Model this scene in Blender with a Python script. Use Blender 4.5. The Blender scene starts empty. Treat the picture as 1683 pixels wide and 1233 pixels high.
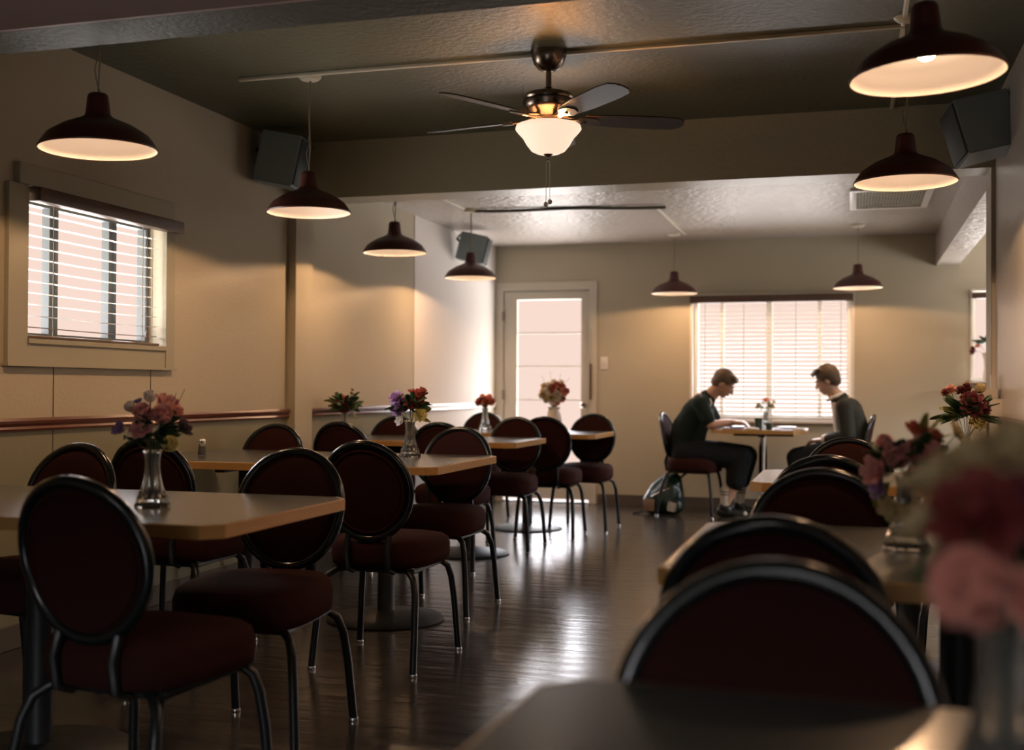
import bpy, bmesh, math, random
from mathutils import Vector, Matrix, Euler
R = math.radians
PI = math.pi
sc = bpy.context.scene
COL = sc.collection
rnd = random.Random(7)

# ------------------------------------------------------------------ camera
CAMZ = 1.09
cam_d = bpy.data.cameras.new('camera')
cam = bpy.data.objects.new('camera', cam_d)
COL.objects.link(cam)
cam_d.sensor_fit = 'HORIZONTAL'
cam_d.sensor_width = 36.0
cam_d.lens = 1874.0 / 1683.0 * 36.0
cam_d.clip_start = 0.05
yw, pt, rl = R(16.63), R(0.635), R(0.31)
fw = Vector((-math.sin(yw) * math.cos(pt), math.cos(yw) * math.cos(pt), math.sin(pt)))
rt = Vector((math.cos(yw), math.sin(yw), 0))
up = rt.cross(fw)
rt2 = rt * math.cos(rl) + up * math.sin(rl)
up2 = up * math.cos(rl) - rt * math.sin(rl)
cam.matrix_world = Matrix(((rt2.x, up2.x, -fw.x, 0), (rt2.y, up2.y, -fw.y, 0), (rt2.z, up2.z, -fw.z, CAMZ), (0, 0, 0, 1)))
cam_d.dof.use_dof = True
cam_d.dof.focus_distance = 4.6
cam_d.dof.aperture_fstop = 2.2
sc.camera = cam

# ------------------------------------------------------------------ view
vs = sc.view_settings
vs.view_transform = 'Standard'
vs.look = 'None'
vs.gamma = 1.0
vs.exposure = 0.0
vs.use_curve_mapping = False
sc.cycles.max_bounces = 8
sc.cycles.diffuse_bounces = 2
sc.cycles.glossy_bounces = 4
sc.cycles.transmission_bounces = 8
sc.cycles.transparent_max_bounces = 12
sc.cycles.sample_clamp_indirect = 6.0
sc.cycles.caustics_reflective = False
sc.cycles.caustics_refractive = False
sc.cycles.use_denoising = True

# ------------------------------------------------------------------ world: hazy bright day
HORIZON = (0.95, 0.72, 0.62)
SKY = (24.0, 23.8, 25.5)
GROUND = (15.0, 14.0, 13.4)
world = bpy.data.worlds.new('daylight')
sc.world = world
world.use_nodes = True
wn = world.node_tree.nodes
wl = world.node_tree.links
wn.clear()
wo = wn.new('ShaderNodeOutputWorld')
wb = wn.new('ShaderNodeBackground')
wt = wn.new('ShaderNodeTexCoord')
wsx = wn.new('ShaderNodeSeparateXYZ')
wm = wn.new('ShaderNodeMapRange')
wm.inputs['From Min'].default_value = -1
wm.inputs['From Max'].default_value = 1
wr = wn.new('ShaderNodeValToRGB')
el = wr.color_ramp.elements
while len(el) > 1:
    el.remove(el[0])
def stop(z, c):
    e = el.new((z + 1) / 2)
    e.color = (c[0], c[1], c[2], 1)
el[0].position = 0.0
el[0].color = (*GROUND, 1)
stop(-0.30, GROUND)
stop(-0.10, HORIZON)
stop(0.17, HORIZON)
stop(0.27, SKY)
stop(1.0, SKY)
wl.new(wt.outputs['Generated'], wsx.inputs[0])
wl.new(wsx.outputs['Z'], wm.inputs['Value'])
wl.new(wm.outputs['Result'], wr.inputs['Fac'])
wl.new(wr.outputs['Color'], wb.inputs['Color'])
wl.new(wb.outputs[0], wo.inputs['Surface'])
wb.inputs['Strength'].default_value = 1.0

def portal(name, loc, rot, sx, sy):
    d = bpy.data.lights.new(name, 'AREA')
    d.shape = 'RECTANGLE'
    d.size = sx
    d.size_y = sy
    d.cycles.is_portal = True
    o = bpy.data.objects.new(name, d)
    o.location = loc
    o.rotation_euler = rot
    COL.objects.link(o)
    return o
portal('daylight_portal', (-0.71, 10.62, 1.375), (R(-90), 0, 0), 1.42, 1.15)
portal('daylight_portal', (-2.78, 10.62, 1.145), (R(-90), 0, 0), 0.64, 1.6)
portal('daylight_portal', (1.68, 10.62, 1.56), (R(-90), 0, 0), 1.42, 0.8)
portal('daylight_portal', (-3.42, 4.48, 1.58), (0, R(-90), 0), 0.62, 1.02)
portal('daylight_portal', (3.72, 8.9, 1.35), (0, R(90), 0), 1.7, 2.6)
BULB = 40.0
WARM = (1.0, 0.70, 0.46)
SPOT = (1.0, 0.585, 0.31)
SPOT_W = 18.5
portal('daylight_portal', (-1.0, -3.17, 1.55), (R(90), 0, 0), 1.8, 1.1)

# ------------------------------------------------------------------ materials
MATS = {}
def mat(name, col=(0.5, 0.5, 0.5), rough=0.5, metal=0.0, spec=0.5, noise=None, bump=None, emit=None, trans=0.0, coat=0.0, sheen=0.0, ior=1.45, alpha=1.0, sub=0.0):
    m = bpy.data.materials.new(name)
    m.use_nodes = True
    nt = m.node_tree
    b = nt.nodes['Principled BSDF']
    b.inputs['Base Color'].default_value = (*col, 1)
    b.inputs['Roughness'].default_value = rough
    b.inputs['Metallic'].default_value = metal
    b.inputs['Specular IOR Level'].default_value = spec
    b.inputs['Transmission Weight'].default_value = trans
    b.inputs['Coat Weight'].default_value = coat
    b.inputs['Coat Roughness'].default_value = 0.08
    b.inputs['Sheen Weight'].default_value = sheen
    b.inputs['IOR'].default_value = ior
    b.inputs['Alpha'].default_value = alpha
    tc = nt.nodes.new('ShaderNodeTexCoord')
    if noise:
        sc_, amt, col2 = noise
        n = nt.nodes.new('ShaderNodeTexNoise')
        if isinstance(sc_, tuple):
            mp = nt.nodes.new('ShaderNodeMapping')
            mp.inputs['Scale'].default_value = sc_
            nt.links.new(tc.outputs['Object'], mp.inputs[0])
            nt.links.new(mp.outputs[0], n.inputs['Vector'])
            n.inputs['Scale'].default_value = 1.0
        else:
            nt.links.new(tc.outputs['Object'], n.inputs['Vector'])
            n.inputs['Scale'].default_value = sc_
        n.inputs['Detail'].default_value = 5
        r_ = nt.nodes.new('ShaderNodeMapRange')
        r_.inputs['From Min'].default_value = 0.35
        r_.inputs['From Max'].default_value = 0.65
        r_.inputs['To Max'].default_value = amt
        mx = nt.nodes.new('ShaderNodeMix')
        mx.data_type = 'RGBA'
        mx.inputs['A'].default_value = (*col, 1)
        mx.inputs['B'].default_value = (*col2, 1)
        nt.links.new(n.outputs['Fac'], r_.inputs['Value'])
        nt.links.new(r_.outputs['Result'], mx.inputs['Factor'])
        nt.links.new(mx.outputs['Result'], b.inputs['Base Color'])
    if bump:
        sc_, st, dist = bump
        n2 = nt.nodes.new('ShaderNodeTexNoise')
        n2.inputs['Detail'].default_value = 4
        if isinstance(sc_, tuple):
            mp = nt.nodes.new('ShaderNodeMapping')
            mp.inputs['Scale'].default_value = sc_
            nt.links.new(tc.outputs['Object'], mp.inputs[0])
            nt.links.new(mp.outputs[0], n2.inputs['Vector'])
            n2.inputs['Scale'].default_value = 1.0
        else:
            n2.inputs['Scale'].default_value = sc_
            nt.links.new(tc.outputs['Object'], n2.inputs['Vector'])
        bp = nt.nodes.new('ShaderNodeBump')
        bp.inputs['Strength'].default_value = st
        bp.inputs['Distance'].default_value = dist
        nt.links.new(n2.outputs['Fac'], bp.inputs['Height'])
        nt.links.new(bp.outputs[0], b.inputs['Normal'])
    if emit:
        b.inputs['Emission Color'].default_value = (*emit[0], 1)
        b.inputs['Emission Strength'].default_value = emit[1]
    MATS[name] = m
    return m

WALL = mat('cream_wall_paint', (0.51, 0.45, 0.33), 0.42, bump=(60, 0.35, 0.004), noise=(2.0, 0.4, (0.46, 0.405, 0.29)))
PALEWALL = mat('white_daylit_end_wall_paint', (0.82, 0.77, 0.73), 0.75, spec=0.2, bump=(60, 0.25, 0.003))  # white paint that also carries the daylight step on the wall's far end
WAIN = mat('olive_cream_wainscot_paint', (0.25, 0.235, 0.15), 0.45, bump=(60, 0.25, 0.003))
WHITEWALL = mat('pale_wall_paint', (0.78, 0.73, 0.69), 0.24, bump=(60, 0.25, 0.003))
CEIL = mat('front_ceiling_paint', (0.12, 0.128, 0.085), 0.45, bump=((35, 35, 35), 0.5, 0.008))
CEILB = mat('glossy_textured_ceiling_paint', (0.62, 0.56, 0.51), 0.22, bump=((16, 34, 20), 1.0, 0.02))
BEAM = mat('beam_paint', (0.36, 0.33, 0.225), 0.36, bump=(40, 0.4, 0.006))
TRIM = mat('olive_grey_trim_paint', (0.40, 0.37, 0.27), 0.4)
WTRIM = mat('white_trim_paint', (0.78, 0.73, 0.66), 0.35)
DOORM = mat('cream_door_paint', (0.62, 0.56, 0.46), 0.4)
RAIL = mat('stained_wood_rail', (0.16, 0.055, 0.03), 0.28, noise=((3, 3, 40), 0.6, (0.10, 0.03, 0.02)))
DARKWOOD = mat('brown_valance_wood', (0.13, 0.075, 0.05), 0.4, noise=((3, 3, 60), 0.6, (0.08, 0.045, 0.03)))
BASEB = mat('dark_baseboard', (0.10, 0.08, 0.06), 0.45)
OAK = mat('oak_table_edge', (0.52, 0.29, 0.095), 0.38, noise=((4, 4, 60), 0.6, (0.40, 0.21, 0.06)))
LAMIN = mat('grey_laminate', (0.075, 0.080, 0.076), 0.21, noise=(120, 0.5, (0.060, 0.064, 0.060)))
BLACK = mat('black_painted_metal', (0.008, 0.010, 0.011), 0.34, spec=0.35)
BLACKM = mat('black_cast_iron', (0.012, 0.014, 0.015), 0.45, spec=0.3)
RING = mat('black_lacquered_ring', (0.006, 0.009, 0.011), 0.20, spec=0.5)
MAROON = mat('maroon_upholstery', (0.034, 0.0105, 0.009), 0.9, spec=0.1, noise=(180, 0.5, (0.024, 0.008, 0.007)), bump=(300, 0.2, 0.001), sheen=0.0)
CHROME = mat('chrome', (0.75, 0.76, 0.78), 0.15, metal=1.0)
PEWTER = mat('brushed_pewter', (0.20, 0.16, 0.13), 0.25, metal=1.0)
BLADE = mat('dark_fan_blade_wood', (0.045, 0.03, 0.025), 0.35)
SHADE = mat('dark_maroon_enamel', (0.07, 0.018, 0.014), 0.38)
ENAMEL = mat('white_enamel', (0.72, 0.66, 0.62), 0.5)
BULBM = mat('glowing_bulb', (1, 1, 1), 0.5, emit=(WARM, BULB))
BOWLM = mat('frosted_glowing_glass', (0.9, 0.8, 0.7), 0.5, emit=((1.0, 0.72, 0.53), 1.0))
CORD = mat('beige_cord', (0.30, 0.26, 0.18), 0.5)
CORDW = mat('pale_conduit', (0.72, 0.68, 0.56), 0.4)
CONDUIT = mat('dark_conduit', (0.10, 0.09, 0.07), 0.4)
SPEAKER = mat('blue_grey_speaker_cabinet', (0.24, 0.30, 0.31), 0.5)
GRILLE = mat('dark_speaker_grille', (0.05, 0.06, 0.06), 0.7, bump=(500, 0.4, 0.001))
SLAT = mat('pale_blind_slat', (0.50, 0.46, 0.41), 0.45)
GLASS = mat('cut_glass', (0.92, 0.94, 0.92), 0.06, trans=0.93, ior=1.5)
SALT = mat('salt', (0.85, 0.82, 0.78), 0.8)
CERAM = mat('white_ceramic', (0.78, 0.72, 0.66), 0.25)
LEAF = mat('dark_green_leaf', (0.035, 0.085, 0.03), 0.5, noise=(30, 0.6, (0.02, 0.05, 0.02)))
LEAFY = mat('yellow_green_leaf', (0.20, 0.22, 0.05), 0.5)
STEM = mat('green_stem', (0.05, 0.10, 0.03), 0.5)
TWIG = mat('thin_brown_twig', (0.10, 0.07, 0.04), 0.6)
SKIN = mat('skin', (0.42, 0.24, 0.16), 0.5)
SKINL = mat('lighter_skin', (0.50, 0.31, 0.22), 0.5)
HAIRD = mat('brown_hair', (0.10, 0.065, 0.04), 0.6, bump=((80, 80, 20), 0.6, 0.004))
CLOTHB = mat('black_green_cloth', (0.016, 0.024, 0.022), 0.8, spec=0.08, bump=(18, 0.4, 0.01))
CLOTHG = mat('dark_grey_jacket_cloth', (0.035, 0.036, 0.030), 0.8, spec=0.08, bump=(18, 0.4, 0.01))
SHIRTW = mat('white_shirt_cloth', (0.70, 0.66, 0.60), 0.8)
TROUS = mat('black_trouser_cloth', (0.014, 0.016, 0.018), 0.85, spec=0.08, bump=(14, 0.4, 0.01))
SOCK = mat('off_white_sock', (0.50, 0.46, 0.38), 0.9)
SHOE = mat('black_shoe', (0.012, 0.014, 0.014), 0.35)
PACK = mat('black_green_nylon', (0.006, 0.020, 0.015), 0.30, bump=(25, 0.4, 0.01))
PATCHB = mat('brown_patch', (0.28, 0.17, 0.10), 0.7, noise=(60, 0.6, (0.18, 0.12, 0.08)))
PATCHW = mat('off_white_patch', (0.45, 0.42, 0.33), 0.7, noise=(70, 0.7, (0.15, 0.14, 0.10)))
REDMAT = mat('dark_red_placemat', (0.16, 0.04, 0.03), 0.6)
DKCUP = mat('dark_green_glass', (0.04, 0.06, 0.045), 0.2)
def petal_mat(name, a, b=None):
    b = b or tuple(v * 0.6 for v in a)
    return mat(name, tuple(min(0.88, v * 1.45) for v in a), 0.6, noise=(25, 0.7, tuple(min(0.88, v * 1.45) for v in b)))
PINK = petal_mat('pink_petal', (0.60, 0.24, 0.25), (0.60, 0.38, 0.36))
SALMON = petal_mat('salmon_petal', (0.60, 0.30, 0.24), (0.48, 0.17, 0.14))
RED = petal_mat('dark_red_petal', (0.20, 0.034, 0.030))
MAR = petal_mat('maroon_petal', (0.13, 0.025, 0.035))
BRICK = petal_mat('brick_red_petal', (0.36, 0.075, 0.05))
WHITEP = petal_mat('white_petal', (0.75, 0.70, 0.64), (0.6, 0.52, 0.46))
CREAM = petal_mat('cream_petal', (0.52, 0.42, 0.24), (0.38, 0.29, 0.14))
YEL = petal_mat('yellow_petal', (0.62, 0.48, 0.16), (0.70, 0.60, 0.30))
PURP = petal_mat('purple_petal', (0.20, 0.12, 0.30), (0.34, 0.22, 0.42))
DPUR = petal_mat('dark_purple_petal', (0.055, 0.03, 0.05))
BLUE = petal_mat('blue_petal', (0.10, 0.12, 0.28))

def floor_mat():
    m = bpy.data.materials.new('worn_brown_vinyl_planks')
    m.use_nodes = True
    nt = m.node_tree
    b = nt.nodes['Principled BSDF']
    tc = nt.nodes.new('ShaderNodeTexCoord')
    mp = nt.nodes.new('ShaderNodeMapping')
    mp.inputs['Rotation'].default_value = (0, 0, R(45))
    br = nt.nodes.new('ShaderNodeTexBrick')
    br.inputs['Scale'].default_value = 1.0
    br.inputs['Brick Width'].default_value = 0.6
    br.inputs['Row Height'].default_value = 0.085
    br.inputs['Mortar Size'].default_value = 0.0025
    br.inputs['Color1'].default_value = (0.040, 0.034, 0.030, 1)
    br.inputs['Color2'].default_value = (0.031, 0.026, 0.023, 1)
    br.inputs['Mortar'].default_value = (0.03, 0.02, 0.015, 1)
    nt.links.new(tc.outputs['Object'], mp.inputs[0])
    nt.links.new(mp.outputs[0], br.inputs['Vector'])
    nt.links.new(br.outputs['Color'], b.inputs['Base Color'])
    mp2 = nt.nodes.new('ShaderNodeMapping')
    mp2.inputs['Rotation'].default_value = (0, 0, R(45))
    mp2.inputs['Scale'].default_value = (2.5, 16, 1)
    n = nt.nodes.new('ShaderNodeTexNoise')
    n.inputs['Scale'].default_value = 1.0
    n.inputs['Detail'].default_value = 4
    nt.links.new(tc.outputs['Object'], mp2.inputs[0])
    nt.links.new(mp2.outputs[0], n.inputs['Vector'])
    r1 = nt.nodes.new('ShaderNodeMapRange')
    r1.inputs['To Min'].default_value = 0.12
    r1.inputs['To Max'].default_value = 0.30
    nt.links.new(n.outputs['Fac'], r1.inputs['Value'])
    nt.links.new(r1.outputs['Result'], b.inputs['Roughness'])
    bp = nt.nodes.new('ShaderNodeBump')
    bp.inputs['Strength'].default_value = 0.6
    bp.inputs['Distance'].default_value = 0.005
    nt.links.new(n.outputs['Fac'], bp.inputs['Height'])
    nt.links.new(bp.outputs[0], b.inputs['Normal'])
    b.inputs['Specular IOR Level'].default_value = 0.85
    return m
FLOOR = floor_mat()

# ------------------------------------------------------------------ mesh helpers
def V(*a):
    return Vector(a)
def add_box(bm, c, s, rot=None, mi=0, bev=0.0):
    """box: centre c, size s, optional Euler/Matrix rotation, optional bevel"""
    M = Matrix.Translation(Vector(c))
    if rot is not None:
        M = M @ (rot.to_4x4() if isinstance(rot, Matrix) else Euler(rot).to_matrix().to_4x4())
    M = M @ Matrix.Diagonal((s[0], s[1], s[2], 1))
    g = bmesh.ops.create_cube(bm, size=1.0, matrix=M)
    vs_ = g['verts']
    fs = set(f for v in vs_ for f in v.link_faces)
    for f in fs:
        f.material_index = mi
    if bev > 0:
        es = list(set(e for v in vs_ for e in v.link_edges))
        r_ = bmesh.ops.bevel(bm, geom=es, offset=bev, segments=2, affect='EDGES', profile=0.5)
        for f in r_['faces']:
            f.material_index = mi
def bx(bm, x0, x1, y0, y1, z0, z1, mi=0, bev=0.0):
    add_box(bm, ((x0 + x1) / 2, (y0 + y1) / 2, (z0 + z1) / 2), (abs(x1 - x0), abs(y1 - y0), abs(z1 - z0)), None, mi, bev)
def add_lathe(bm, prof, n=24, M=None, mi=0, cap0=True, cap1=True, flute=None):
    """prof: list of (r, z)"""
    rings = []
    for (r_, z) in prof:
        ring = []
        for i in range(n):
            a = 2 * PI * i / n
            rr = r_ if flute is None else r_ * (1 + flute[1] * math.cos(a * flute[0]))
            p = Vector((rr * math.cos(a), rr * math.sin(a), z))
            if M is not None:
                p = M @ p
            ring.append(bm.verts.new(p))
        rings.append(ring)
    for a, b in zip(rings[:-1], rings[1:]):
        for i in range(n):
            f = bm.faces.new((a[i], a[(i + 1) % n], b[(i + 1) % n], b[i]))
            f.material_index = mi
    if cap0:
        f = bm.faces.new(list(reversed(rings[0])))
        f.material_index = mi
    if cap1:
        f = bm.faces.new(rings[-1])
        f.material_index = mi
def add_tube(bm, pts, r_, n=8, closed=False, mi=0, flat=None):
    """tube along points; r_ scalar or list; flat=(a,b) elliptic multipliers in (side, up)"""
    pts = [Vector(p) for p in pts]
    N = len(pts)
    rs = r_ if isinstance(r_, (list, tuple)) else [r_] * N
    prev = None
    rings = []
    for i, p in enumerate(pts):
        if closed:
            t = pts[(i + 1) % N] - pts[i - 1]
        else:
            t = pts[min(i + 1, N - 1)] - pts[max(i - 1, 0)]
        t.normalize()
        if prev is None:
            ref = Vector((0, 0, 1)) if abs(t.z) < 0.9 else Vector((1, 0, 0))
            u = t.cross(ref).normalized()
        else:
            u = (prev - t * prev.dot(t))
            if u.length < 1e-6:
                u = t.orthogonal()
            u.normalize()
        prev = u
        w = t.cross(u)
        fa, fb = flat or (1, 1)
        rings.append([bm.verts.new(p + (u * math.cos(2 * PI * k / n) * fa + w * math.sin(2 * PI * k / n) * fb) * rs[i]) for k in range(n)])
    M_ = N if closed else N - 1
    for i in range(M_):
        a, b = rings[i], rings[(i + 1) % N]
        for k in range(n):
            f = bm.faces.new((a[k], a[(k + 1) % n], b[(k + 1) % n], b[k]))
            f.material_index = mi
    if not closed:
        bm.faces.new(list(reversed(rings[0]))).material_index = mi
        bm.faces.new(rings[-1]).material_index = mi
def add_prism(bm, outline, z0, z1, mi=0, M=None):
    M = M or Matrix.Identity(4)
    a = [bm.verts.new(M @ Vector((x, y, z0))) for x, y in outline]
    b = [bm.verts.new(M @ Vector((x, y, z1))) for x, y in outline]
    n = len(a)
    bm.faces.new(list(reversed(a))).material_index = mi
    bm.faces.new(b).material_index = mi
    for i in range(n):
        bm.faces.new((a[i], a[(i + 1) % n], b[(i + 1) % n], b[i])).material_index = mi
def add_ball(bm, c, r_, s=(1, 1, 1), rot=None, seg=12, mi=0):
    M = Matrix.Translation(Vector(c))
    if rot is not None:
        M = M @ Euler(rot).to_matrix().to_4x4()
    M = M @ Matrix.Diagonal((r_ * s[0], r_ * s[1], r_ * s[2], 1))
    g = bmesh.ops.create_uvsphere(bm, u_segments=seg, v_segments=max(6, seg // 2 + 2), radius=1.0, matrix=M)
    for v in g['verts']:
        for f in v.link_faces:
            f.material_index = mi
def add_capsule(bm, a, b, ra, rb, n=12):
    """tapered limb piece with round ends"""
    a, b = Vector(a), Vector(b)
    add_ball(bm, a, ra, seg=n)
    add_ball(bm, b, rb, seg=n)
    if (b - a).length > 1e-5:
        add_tube(bm, [a, b], [ra, rb], n)
def obj(name, bm, m, parent=None, smooth=True, ang=35, mods=None):
    me = bpy.data.meshes.new(name)
    bmesh.ops.recalc_face_normals(bm, faces=bm.faces)
    bm.to_mesh(me)
    bm.free()
    for q in (m if isinstance(m, (list, tuple)) else [m]):
        me.materials.append(q)
    if smooth:
        me.shade_smooth()
        me.set_sharp_from_angle(angle=R(ang))
    o = bpy.data.objects.new(name, me)
    COL.objects.link(o)
    if parent is not None:
        o.parent = parent
    return o
def tag(o, label=None, cat=None, group=None, kind=None):
    if label: o['label'] = label
    if cat: o['category'] = cat
    if group: o['group'] = group
    if kind: o['kind'] = kind
    return o
def thing(name, label, cat, loc=(0, 0, 0), rotz=0.0, group=None):
    o = bpy.data.objects.new(name, None)
    o.empty_display_size = 0.1
    COL.objects.link(o)
    o.location = loc
    o.rotation_euler = (0, 0, rotz)
    return tag(o, label, cat, group)
def struct(name, bm, m, smooth=False, parent=None):
    o = obj(name, bm, m, parent, smooth)
    if parent is None:
        o['kind'] = 'structure'
    return o
def kids(o):
    return list(o.children)
def copy_tree(o, parent=None):
    c = o.copy()
    COL.objects.link(c)
    if parent is not None:
        c.parent = parent
        c.matrix_parent_inverse = o.matrix_parent_inverse
    for ch in kids(o):
        copy_tree(ch, c)
    return c
def dup(o, loc, rotz, label, rot=None):
    c = copy_tree(o)
    c.location = loc
    c.rotation_euler = rot or (0, 0, rotz)
    c['label'] = label
    return c
def B():
    return bmesh.new()

def wall_x(bm, y, th, x0, x1, z0, z1, holes, mi=0):
    """wall in the x direction, from y to y+th, with rectangular holes (xa, xb, za, zb)"""
    hs = sorted(holes)
    cur = x0
    for xa, xb, za, zb in hs:
        bx(bm, cur, xa, y, y + th, z0, z1, mi)
        if za > z0: bx(bm, xa, xb, y, y + th, z0, za, mi)
        if zb < z1: bx(bm, xa, xb, y, y + th, zb, z1, mi)
        cur = xb
    bx(bm, cur, x1, y, y + th, z0, z1, mi)
def wall_y(bm, x, th, y0, y1, z0, z1, holes, mi=0):
    hs = sorted(holes)
    cur = y0
    for ya, yb, za, zb in hs:
        bx(bm, x, x + th, cur, ya, z0, z1, mi)
        if za > z0: bx(bm, x, x + th, ya, yb, z0, za, mi)
        if zb < z1: bx(bm, x, x + th, ya, yb, zb, z1, mi)
        cur = yb
    bx(bm, x, x + th, cur, y1, z0, z1, mi)

# ------------------------------------------------------------------ room shell
XL, XR, YB = -3.32, 0.70, 10.53
ZF, ZB = 2.577, 2.45          # front and back ceiling heights
Y0 = -3.0
bm = B(); bx(bm, XL - 0.15, 3.85, Y0, YB + 0.15, -0.1, 0.0)
struct('floor', bm, FLOOR)
bm = B(); bx(bm, XL, 3.7, 6.53, YB, ZB, ZB + 0.1)
struct('ceiling_back', bm, CEILB)
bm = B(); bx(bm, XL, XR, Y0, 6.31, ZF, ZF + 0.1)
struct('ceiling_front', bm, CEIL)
# left wall: wainscot below the rail, paint above, with the window opening
WY0, WY1, WZ0, WZ1 = 3.98, 4.98, 1.285, 1.90
bm = B()
wall_y(bm, XL - 0.15, 0.15, Y0, 8.40, 0.925, ZF + 0.1, [(WY0, WY1, WZ0, WZ1)])
struct('wall_left', bm, WALL)
bm = B(); bx(bm, XL - 0.15, XL, Y0, 8.40, 0.0, 0.925)
struct('wall_left_wainscot', bm, WAIN)
bm = B(); bx(bm, XL - 0.15, XL + 0.004, 8.40, YB + 0.15, 0.0, ZF + 0.1)
struct('wall_left_pale_end', bm, PALEWALL)
bm = B(); bx(bm, XL - 0.004, XL + 0.0015, 4.165, 4.171, 0.06, 1.18); bx(bm, XL - 0.004, XL + 0.0015, 4.88, 4.885, 0.95, 1.18)
struct('trim_panel_seam', bm, BASEB)
# back wall with door, window, side window
DX0, DX1 = -3.235, -2.385      # door leaf opening
bm = B()
wall_x(bm, YB, 0.15, XL - 0.15, 3.85, 0.0, ZF + 0.1, [(DX0, DX1, 0.0, 2.02), (-1.415, -0.005, 0.81, 1.94), (0.985, 2.385, 1.17, 1.945)])
struct('wall_back', bm, WALL)
# right wall (solid up to the beam) and far side room
bm = B(); bx(bm, XR, XR + 0.14, Y0, 6.53, 0.0, ZF + 0.1)
struct('wall_right', bm, WHITEWALL)
bm = B(); bx(bm, XR + 0.14, 3.85, 6.39, 6.53, 0.0, ZB + 0.1)
struct('wall_side_room_front', bm, WALL)
bm = B()
wall_y(bm, 3.70, 0.15, 6.39, YB + 0.15, 0.0, ZB + 0.1, [(7.6, 10.2, 0.5, 2.2)])
struct('wall_side_room_right', bm, WALL)
bm = B(); wall_x(bm, Y0 - 0.15, 0.15, XL - 0.15, XR + 0.14, 0, ZF + 0.1, [(-1.9, -0.1, 1.0, 2.1)])
struct('wall_behind_camera', bm, WALL)
# beams, posts and soffit
bm = B(); bx(bm, XL, XR, 6.30, 6.53, 2.235, ZF)
struct('trim_beam_middle', bm, BEAM)
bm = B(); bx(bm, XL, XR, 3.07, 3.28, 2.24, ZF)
struct('trim_beam_near', bm, mat('shaded_rough_beam_paint', (0.085, 0.095, 0.075), 0.6, bump=(40, 0.6, 0.01)))  # rough beam, its underside shade put into a darker colour
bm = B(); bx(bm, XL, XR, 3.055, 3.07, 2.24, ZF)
struct('trim_lit_front_near', bm, mat('lit_pink_beam_front', (0.50, 0.38, 0.37), 0.6))  # added board; light on the beam's front put into its pale pink
bm = B(); bx(bm, XL, XL + 0.055, 6.30, 6.53, 0, 2.235)
struct('trim_post_left', bm, WALL)
bm = B(); bx(bm, 0.68, XR, 6.30, 6.53, 0, 2.235)
struct('trim_post_right', bm, WALL)
bm = B(); bx(bm, 0.684, 0.705, 6.288, 6.30, 1.145, 1.640)
struct('trim_post_strip', bm, WTRIM)
bm = B(); bx(bm, 0.69, 0.875, 6.53, YB, 2.168, ZB)
struct('trim_soffit', bm, CEILB)
# rails and baseboards
def rail_y(name, x, sgn, y0, y1, m, zc=0.925):
    bm = B()
    prof = [(0.0, -0.027), (0.016, -0.027), (0.02, -0.018), (0.014, -0.008), (0.022, 0.004), (0.026, 0.016), (0.02, 0.027), (0.0, 0.027)]
    a = [bm.verts.new((x + sgn * px, y0, zc + pz)) for px, pz in prof]
    b = [bm.verts.new((x + sgn * px, y1, zc + pz)) for px, pz in prof]
    n = len(a)
    bm.faces.new(a); bm.faces.new(list(reversed(b)))
    for i in range(n):
        bm.faces.new((a[i], a[(i + 1) % n], b[(i + 1) % n], b[i]))
    return struct(name, bm, m)
rail_y('trim_chair_rail_left', XL, 1, Y0, 6.30, RAIL)
rail_y('trim_chair_rail_left_rear', XL, 1, 6.53, 8.40, RAIL)
rail_y('trim_chair_rail_left_pale', XL + 0.004, 1, 8.40, YB, WTRIM)
rail_y('trim_chair_rail_right', XR, -1, Y0, 6.30, RAIL, 0.935)
bm = B(); bx(bm, XL, XL + 0.012, Y0, 6.30, 0, 0.10, bev=0.003); bx(bm, XL, XL + 0.016, 6.53, YB, 0, 0.10)
struct('baseboard_left', bm, BASEB)
bm = B(); bx(bm, DX1 + 0.09, 3.7, YB - 0.012, YB, 0, 0.095)
struct('baseboard_back', bm, BASEB)
bm = B(); bx(bm, XR - 0.012, XR, Y0, 6.30, 0, 0.10)
struct('baseboard_right', bm, BASEB)

# ------------------------------------------------------------------ windows
def frame_yz(bm, x0, x1, y0, y1, z0, z1, w, mi=0):
    bx(bm, x0, x1, y0, y1, z0, z0 + w, mi); bx(bm, x0, x1, y0, y1, z1 - w, z1, mi)
    bx(bm, x0, x1, y0, y0 + w, z0 + w, z1 - w, mi); bx(bm, x0, x1, y1 - w, y1, z0 + w, z1 - w, mi)
def frame_xz(bm, y0, y1, x0, x1, z0, z1, w, mi=0):
    bx(bm, x0, x1, y0, y1, z0, z0 + w, mi); bx(bm, x0, x1, y0, y1, z1 - w, z1, mi)
    bx(bm, x0, x0 + w, y0, y1, z0 + w, z1 - w, mi); bx(bm, x1 - w, x1, y0, y1, z0 + w, z1 - w, mi)
# left window
w1 = thing('window_1', 'left wall window in an olive painted casing', None); w1['kind'] = 'structure'
bm = B(); frame_yz(bm, XL - 0.13, XL - 0.08, WY0, WY1, WZ0, WZ1, 0.03)
for y in (4.27, 4.69):
    bx(bm, XL - 0.125, XL - 0.085, y - 0.03, y - 0.008, WZ0, WZ1)
    bx(bm, XL - 0.115, XL - 0.08, y + 0.004, y + 0.022, WZ0, WZ1)
struct('window_frame', bm, mat('grey_window_metal', (0.10, 0.115, 0.12), 0.5), parent=w1)
bm = B()
bx(bm, XL - 0.001, XL + 0.022, 3.862, 3.98, 1.175, 1.925, bev=0.003)        # left board
bx(bm, XL - 0.001, XL + 0.030, 3.915, 5.035, 1.925, 2.015, bev=0.003)       # head board
bx(bm, XL - 0.001, XL + 0.022, 4.98, 5.055, 1.175, 1.925, bev=0.003)        # right board
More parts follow.
